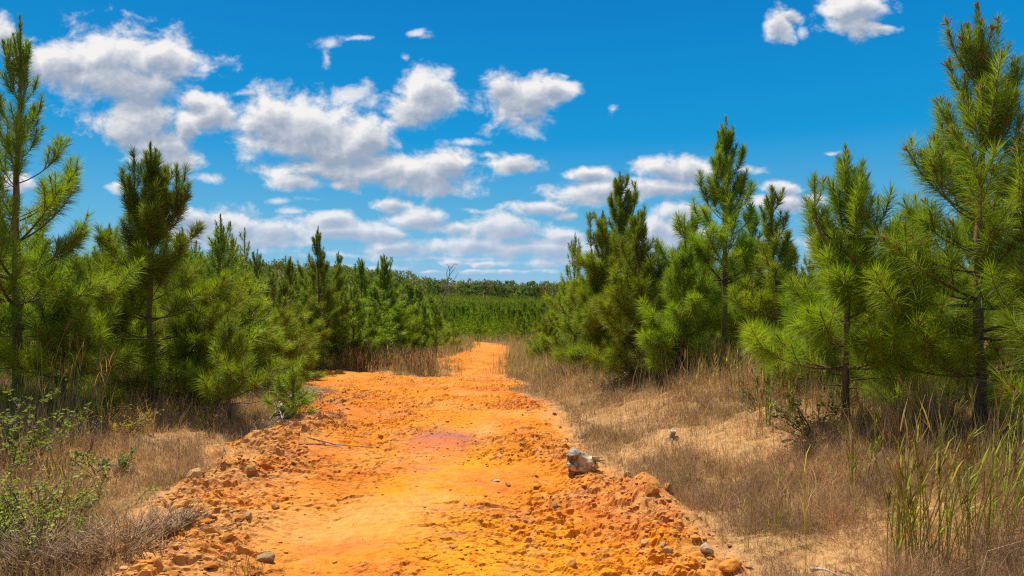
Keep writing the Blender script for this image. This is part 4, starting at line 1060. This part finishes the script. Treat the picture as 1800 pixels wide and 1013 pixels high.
def brush():
    x0, y0, z0 = ground_at(470, 770)
    o = empty('brush_pile', (x0, y0, z0), 0, 'pile of long grey dead stems swept along the left road edge', 'brush')
    rng = RS(21); a = Acc(); b = Acc()
    def wp(pts, lift): 
        out = []
        for (px, py), lf in zip(pts, lift):
            X1, Y1, Z1 = ground_at(px, py); out.append((X1 - x0, Y1 - y0, Z1 - z0 + lf))
        P = np.array(out); t = np.linspace(0, len(P) - 1, 14)
        return np.stack([np.interp(t, range(len(P)), P[:, i]) for i in range(3)], 1)
    for i in range(34):
        j = rng.normal(0, 6, 8)
        P = wp([(472 + j[0] * 2, 768 + j[1]), (505 + j[2], 735 + j[3] * .8), (548 + j[4], 712 + j[5] * .6), (586 + j[6] * 2.5, 698 + j[7] * .5)], (.03, rng.uniform(.10, .26), rng.uniform(.10, .24), .06))
        s = rng.randint(0, 4); e = rng.randint(9, 14)
        P = P[s:e] + rng.normal(0, .008, (e - s, 3))
        tube(a, P, np.linspace(.010, .003, len(P)), 4, np.array((.42, .31, .23)) * rng.uniform(.6, 1.25))
    for i in range(150):
        az = rng.uniform(0, 6.28); q = np.array((rng.normal(0, .14), rng.normal(0, .12), .0))
        q[2] = float(gz(np.array([x0 + q[0]]), np.array([y0 + q[1]]))[0]) - z0
        P, _ = walk(q, az, rng.uniform(-.2, 1.2), rng.uniform(-.6, .6), rng.uniform(.1, .3), 6, rng, .4)
        tube(b, P, np.linspace(.004, .0015, 6), 3, np.array((.27, .19, .14)) * rng.uniform(.6, 1.3))
    link('long_stems', a.mesh('long_stems', M_twig, True), o); link('root_tangle', b.mesh('root_tangle', M_twig, True), o)
    def stick(pts, r, col, label, nm='dead_stick'):
        X1, Y1, Z1 = ground_at(*pts[0])
        P = np.array([ground_at(*p) for p in pts]) - np.array((X1, Y1, Z1)); t = np.linspace(0, len(P) - 1, 10)
        P = np.stack([np.interp(t, range(len(P)), P[:, i]) for i in range(3)], 1); P[:, 2] += r * .9
        c = Acc(); tube(c, P, np.linspace(r, r * .4, 10), 6, col)
        oo = link(nm, c.mesh(nm, M_twig, True), None, (X1, Y1, Z1)); tag(oo, label, 'stick')
    stick([(502, 776), (540, 783), (590, 786), (655, 784)], .012, (.38, .27, .19), 'pale stick lying on the red clay right of the brush pile')
    stick([(525, 796), (560, 792), (600, 789)], .010, (.30, .20, .14), 'thin brown stick just below the pale stick')
    stick([(312, 952), (360, 950), (395, 945), (428, 935)], .011, (.27, .15, .10), 'long reddish stick across the lower left of the road')
    stick([(315, 962), (365, 962), (408, 960)], .008, (.25, .14, .10), 'thinner stick right below the long reddish stick')
    stick([(1318, 861), (1332, 861), (1342, 862)], .018, (.50, .45, .38), 'short bleached stick in the dry grass on the right')
    stick([(1265, 905), (1280, 892), (1290, 898), (1310, 893)], .020, (.24, .19, .15), 'charred bent branch piece on the right bank')
    stick([(1300, 716), (1318, 722), (1332, 740)], .012, (.55, .50, .42), 'pale curved twig on the right bank under the rusty tipped pine')
    stick([(272, 830), (285, 842), (298, 858)], .007, (.5, .33, .18), 'thin straw twig leaning on the left berm')
    stick([(1425, 998), (1450, 1002), (1475, 1012)], .010, (.48, .40, .30), 'bent pale twig at the bottom right')
brush()

def snag():
    x, y, z = at_depth(765, 62)
    o = empty('dead_tree', (x, y, z), 0, 'leaning bare grey dead tree beyond the left stand', 'tree')
    a = Acc(); b = Acc(); rng = RS(31); k = y / FPX
    def p(px, py): return np.array(((px - 765) * k, 0, EYE + (506.5 - py) * k - z))
    P = np.array([p(763, 600), p(772, 556), p(778, 530), p(784, 508), p(789, 486), p(793, 468)])
    tube(a, P, [.075, .062, .05, .04, .028, .016], 7, (.24, .20, .17)); link('trunk', a.mesh('trunk', M_wood, True), o)
    for (q0, q1, q2) in (((789, 486), (796, 476), (801, 470)), ((787, 495), (785, 480), (789, 470)), ((784, 508), (795, 497), (806, 480)), ((793, 472), (799, 464), (804, 466)), ((778, 530), (772, 518), (768, 510)), ((781, 520), (790, 516), (797, 512)), ((791, 478), (789, 468), (785, 465))):
        c = Acc(); tube(c, np.array([p(*q0), p(*q1), p(*q2)]) + np.array([[0, 0, 0], [0, rng.normal(0, .2), 0], [0, rng.normal(0, .4), 0]]), [.035, .028, .014], 5, (.22, .18, .15))
        link('limb', c.mesh('limb', M_wood, True), o)
snag()

# ------------------------------------------------------------------ sky, sun
ELEV = math.radians(61); AZ = math.radians(-33)                # azimuth from +Y towards +X: the sun stands on the left
sdir = Vector((math.sin(AZ) * math.cos(ELEV), math.cos(AZ) * math.cos(ELEV), math.sin(ELEV)))
sl = bpy.data.lights.new('sun', 'SUN'); sl.energy = 4.9; sl.angle = math.radians(.5); sl.color = (1, .95, .86)
so = bpy.data.objects.new('sun', sl); C.objects.link(so); so.rotation_euler = sdir.to_track_quat('Z', 'Y').to_euler()

STRONG = [(190, 115, 160, 66), (285, 95, 60, 46), (105, 110, 60, 50), (240, 150, 95, 34), (45, 105, 40, 40),
          (262, 205, 78, 42), (215, 222, 62, 34), (288, 258, 62, 36), (305, 284, 50, 18), (330, 228, 30, 40), (375, 200, 58, 40), (340, 175, 30, 22),
          (520, 222, 115, 58), (592, 258, 95, 58), (470, 208, 60, 48), (562, 298, 115, 22), (520, 320, 50, 18), (645, 235, 62, 40),
          (750, 165, 58, 46), (722, 192, 62, 30), (775, 175, 35, 30), (742, 306, 100, 40), (668, 297, 68, 34), (782, 292, 58, 32), (612, 326, 34, 13), (760, 335, 60, 16),
          (918, 172, 72, 44), (893, 155, 44, 30), (972, 158, 34, 28), (907, 290, 48, 17), (1500, 14, 56, 38), (1492, 46, 48, 24), (1540, 50, 36, 10), (1372, 42, 26, 34), (1390, 24, 20, 14),
          (1192, 298, 68, 26), (1225, 302, 40, 22), (1032, 308, 44, 15), (1040, 340, 100, 22), (1165, 334, 120, 21), (950, 365, 62, 14), (998, 377, 26, 8),
          (385, 398, 105, 32), (335, 384, 62, 20), (480, 405, 66, 27), (572, 385, 56, 15), (600, 407, 100, 20), (660, 412, 62, 14), (690, 365, 34, 16), (742, 390, 62, 21), (800, 402, 40, 11),
          (885, 402, 100, 25), (702, 437, 88, 16), (832, 432, 80, 16), (905, 438, 120, 17), (986, 412, 46, 15), (960, 435, 90, 24), (440, 425, 120, 14), (320, 415, 60, 16),
          (1200, 376, 48, 20), (1160, 406, 58, 24), (1195, 420, 66, 24), (1372, 356, 58, 19), (1370, 328, 42, 11), (1432, 350, 26, 14), (1480, 430, 60, 25), (1560, 420, 50, 20),
          (792, 462, 24, 6), (852, 465, 26, 6), (950, 463, 34, 8), (758, 476, 24, 4), (828, 477, 20, 4), (890, 478, 16, 4), (215, 328, 26, 10), (10, 60, 26, 30), (20, 320, 40, 20), (1010, 455, 60, 10)]
WEAK = [(590, 74, 32, 16), (580, 98, 12, 20), (625, 73, 32, 6), (742, 66, 24, 9), (711, 106, 9, 9), (432, 166, 48, 10), (655, 182, 75, 36), (610, 172, 50, 22), (690, 215, 60, 30), (815, 250, 44, 11),
        (985, 132, 20, 7), (905, 215, 66, 26), (1078, 193, 14, 10), (1316, 300, 32, 9), (1410, 50, 10, 14), (310, 312, 36, 12), (370, 316, 40, 8), (860, 275, 20, 6), (1462, 268, 24, 6), (545, 350, 40, 8), (490, 355, 30, 8),
        (915, 228, 12, 6), (420, 440, 150, 10), (620, 450, 140, 9), (880, 462, 170, 7), (1010, 425, 90, 14), (520, 372, 70, 8), (740, 455, 120, 6), (1120, 425, 80, 14), (1330, 420, 90, 14), (1440, 385, 60, 10), (640, 470, 120, 5), (850, 455, 160, 6), (900, 478, 120, 5), (1280, 330, 60, 14), (60, 62, 40, 16), (840, 372, 50, 6)]

def build_world():
    w = bpy.data.worlds.new('World'); SC.world = w; w.use_nodes = True
    nt = w.node_tree; nt.nodes.clear(); L = nt.links
    out = nd(nt, 'ShaderNodeOutputWorld'); bg = nd(nt, 'ShaderNodeBackground'); L.new(bg.outputs[0], out.inputs[0])
    sky = nd(nt, 'ShaderNodeTexSky', sky_type='NISHITA'); sky.sun_disc = False; sky.sun_elevation = ELEV; sky.sun_rotation = AZ
    sky.air_density = 1.0; sky.dust_density = .3; sky.ozone_density = 2.5
    hs = nd(nt, 'ShaderNodeHueSaturation'); hs.inputs['Saturation'].default_value = SKY_SAT; hs.inputs['Value'].default_value = 1.0; hs.inputs['Hue'].default_value = SKY_HUE
    L.new(sky.outputs[0], hs.inputs['Color'])
    tc = nd(nt, 'ShaderNodeTexCoord'); sx = nd(nt, 'ShaderNodeSeparateXYZ'); L.new(tc.outputs['Generated'], sx.inputs[0])
    def math_(op, a, b=None, c=None, clamp=False):
        n = nt.nodes.new('ShaderNodeMath'); n.operation = op; n.use_clamp = clamp
        for i, v in enumerate((a, b, c)):
            if v is None: continue
            if isinstance(v, (int, float)): n.inputs[i].default_value = v
            else: L.new(v, n.inputs[i])
        return n.outputs[0]
    def vmath(op, a, b=None, c=None):
        n = nt.nodes.new('ShaderNodeVectorMath'); n.operation = op
        for i, v in enumerate((a, b, c)):
            if v is None: continue
            if isinstance(v, tuple): n.inputs[i].default_value = v
            else: L.new(v, n.inputs[i])
        return n
    ay = math_('MAXIMUM', math_('ABSOLUTE', sx.outputs[1]), .08)
    u = math_('DIVIDE', sx.outputs[0], ay); v = math_('DIVIDE', sx.outputs[2], ay)
    cb = nt.nodes.new('ShaderNodeCombineXYZ'); L.new(u, cb.inputs[0]); L.new(v, cb.inputs[1]); p0 = cb.outputs[0]
    def noise(vec, scale, detail, rough=.55, dim='2D', lac=2.0, dist=0.):
        n = nd(nt, 'ShaderNodeTexNoise', noise_dimensions=dim); n.inputs['Scale'].default_value = scale; n.inputs['Detail'].default_value = detail; n.inputs['Roughness'].default_value = rough
        n.inputs['Lacunarity'].default_value = lac; n.inputs['Distortion'].default_value = dist
        L.new(vec, n.inputs['Vector']); return n
    # scale: features shrink towards the horizon
    near = math_('MULTIPLY_ADD', v, 2.2, .42); near = math_('MAXIMUM', math_('MINIMUM', near, 1.0), .36)
    # domain warp
    wn = noise(p0, 9, 3, .6); wv = vmath('SUBTRACT', wn.outputs['Color'], (.5, .5, .5))
    ws = vmath('SCALE', wv.outputs[0]); L.new(math_('MULTIPLY', near, .034), ws.inputs[3])
    p1 = vmath('ADD', p0, ws.outputs[0]).outputs[0]
    def field(blobs):
        best = None; bl = None
        for (cx, cy, rx, ry) in blobs:
            U, Vv, ru, rv = (cx - 900) / FPX, (506.5 - cy) / FPX, rx / FPX, ry / FPX
            q = vmath('MULTIPLY_ADD', p1, (1 / ru, 1 / rv, 0), (-U / ru, -Vv / rv, 0)).outputs[0]
            d = vmath('LENGTH', q).outputs['Value']
            e = vmath('DISTANCE', q, (.16, -.62, 0)).outputs['Value']
            if best is None: best, bl = d, e
            else:
                n = nt.nodes.new('ShaderNodeMath'); n.operation = 'SMOOTH_MIN'; L.new(best, n.inputs[0]); L.new(d, n.inputs[1]); n.inputs[2].default_value = .25; best = n.outputs[0]
                bl = math_('MINIMUM', bl, e)
        return best, bl
    d, e = field(STRONG)
    dw, ew = field(WEAK)
    # billows: fine noise, stretched sideways, finer near the horizon
    sc = nt.nodes.new('ShaderNodeVectorMath'); sc.operation = 'MULTIPLY'; L.new(p0, sc.inputs[0]); sc.inputs[1].default_value = (1, 1.35, 1)
    b1 = noise(sc.outputs[0], 19, 10, .62, dist=.15)
    off = vmath('ADD', sc.outputs[0], (-.008, .018, 0)).outputs[0]
    b2 = noise(off, 19, 6, .55, dist=.15)
    nz = math_('SUBTRACT', b1.outputs[0], .5)
    dens = math_('MULTIPLY_ADD', nz, 1.9, math_('SUBTRACT', 1.11, d))        # positive inside
    al = nd(nt, 'ShaderNodeMapRange', interpolation_type='SMOOTHSTEP', i_1=-.16, i_2=.62); L.new(dens, al.inputs[0])
    densw = math_('MULTIPLY_ADD', nz, 3.2, math_('SUBTRACT', 1.0, dw))
    alw = nd(nt, 'ShaderNodeMapRange', interpolation_type='SMOOTHSTEP', i_1=.0, i_2=1.3, i_4=.8); L.new(densw, alw.inputs[0])
    alpha = math_('MAXIMUM', al.outputs[0], alw.outputs[0])
    # thick cloud: bright where the sun reaches (upper left), grey underneath
    lit = nd(nt, 'ShaderNodeMapRange', interpolation_type='SMOOTHSTEP', i_1=.15, i_2=1.25); L.new(e, lit.inputs[0])
    rel = math_('MULTIPLY', math_('SUBTRACT', b1.outputs[0], b2.outputs[0]), 1.4)
    sh = math_('ADD', lit.outputs[0], rel)
    thick = nd(nt, 'ShaderNodeMapRange', i_1=.1, i_2=1.1); L.new(dens, thick.inputs[0])
    sh = math_('ADD', sh, math_('MULTIPLY', thick.outputs[0], .10), clamp=False)
    cr = nd(nt, 'ShaderNodeValToRGB'); L.new(sh, cr.inputs[0])
    el = cr.color_ramp.elements; el[0].position = 0.0; el[0].color = CL[0]; el[1].position = 1.0; el[1].color = CL[3]
    x = el.new(.35); x.color = CL[1]; x = el.new(.7); x.color = CL[2]
    # clouds only in the part of the sky ahead and behind, never under the horizon
    vis = nd(nt, 'ShaderNodeMapRange', i_1=.0, i_2=.012); L.new(sx.outputs[2], vis.inputs[0])
    alpha = math_('MULTIPLY', alpha, vis.outputs[0], clamp=True)
    # distant clouds fade into the bluish air of the horizon
    skm = nd(nt, 'ShaderNodeMix', data_type='RGBA', blend_type='MULTIPLY'); skm.inputs[0].default_value = 1
    L.new(hs.outputs[0], skm.inputs[6]); skm.inputs[7].default_value = (SKY_GAIN[0], SKY_GAIN[1], SKY_GAIN[2], 1)
    gr = nd(nt, 'ShaderNodeValToRGB'); L.new(sx.outputs[2], gr.inputs[0])      # deep clear blue, paler towards the horizon; overhead end brightened as added fill
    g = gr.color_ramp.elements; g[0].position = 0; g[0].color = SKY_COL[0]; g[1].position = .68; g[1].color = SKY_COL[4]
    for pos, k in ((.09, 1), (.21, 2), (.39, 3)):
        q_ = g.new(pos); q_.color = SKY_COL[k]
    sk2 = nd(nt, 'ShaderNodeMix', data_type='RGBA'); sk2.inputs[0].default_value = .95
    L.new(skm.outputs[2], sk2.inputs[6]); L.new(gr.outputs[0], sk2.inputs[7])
    air = nd(nt, 'ShaderNodeMapRange', i_1=.0, i_2=.17, i_3=.62, i_4=.0); L.new(v, air.inputs[0])
    cm = nd(nt, 'ShaderNodeMix', data_type='RGBA'); L.new(air.outputs[0], cm.inputs[0]); L.new(cr.outputs[0], cm.inputs[6]); cm.inputs[7].default_value = CL_AIR
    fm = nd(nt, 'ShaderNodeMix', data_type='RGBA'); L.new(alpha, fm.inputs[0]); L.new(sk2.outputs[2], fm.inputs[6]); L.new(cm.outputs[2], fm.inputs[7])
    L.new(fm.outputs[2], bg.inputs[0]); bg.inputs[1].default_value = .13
    w.cycles.sampling_method = 'MANUAL'; w.cycles.sample_map_resolution = 512
SKY_SAT = 1.3; SKY_HUE = .5; SKY_GAIN = (.6, .85, 1.)
SKY_COL = [(1.7, 3.15, 4.5, 1), (.70, 2.6, 4.15, 1), (.01, 1.80, 3.95, 1), (0., 1.22, 3.35, 1), (2.4, 2.8, 3.4, 1)]  # last entry: unseen overhead sky, made pale and bright to lift shadows
CL = [(2.0, 2.45, 3.15, 1), (2.9, 3.2, 3.75, 1), (4.1, 4.25, 4.5, 1), (5.5, 5.4, 5.35, 1)]
CL_AIR = (2.5, 3.3, 4.4, 1)
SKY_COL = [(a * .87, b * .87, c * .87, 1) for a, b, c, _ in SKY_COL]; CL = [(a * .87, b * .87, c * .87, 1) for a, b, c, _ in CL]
build_world()

# ------------------------------------------------------------------ camera, render
cd = bpy.data.cameras.new('camera'); cd.sensor_width = 36; cd.lens = 24; cd.clip_start = .05; cd.clip_end = 8000
co = bpy.data.objects.new('camera', cd); C.objects.link(co); co.location = (0, 0, EYE); co.rotation_euler = (PI / 2, 0, 0); SC.camera = co
SC.render.engine = 'CYCLES'
cy = SC.cycles; cy.use_denoising = False; cy.max_bounces = 6; cy.diffuse_bounces = 3; cy.glossy_bounces = 2; cy.transmission_bounces = 4; cy.transparent_max_bounces = 4
cy.use_adaptive_sampling = False; cy.filter_width = 1.25; cy.sample_clamp_indirect = 4
cy.caustics_reflective = False; cy.caustics_refractive = False
try:
    cy.denoiser = 'OPENIMAGEDENOISE'
except Exception: pass
vs = SC.view_settings; vs.view_transform = 'Standard'; vs.look = 'None'; vs.exposure = 0.55; vs.gamma = 1; vs.use_curve_mapping = False
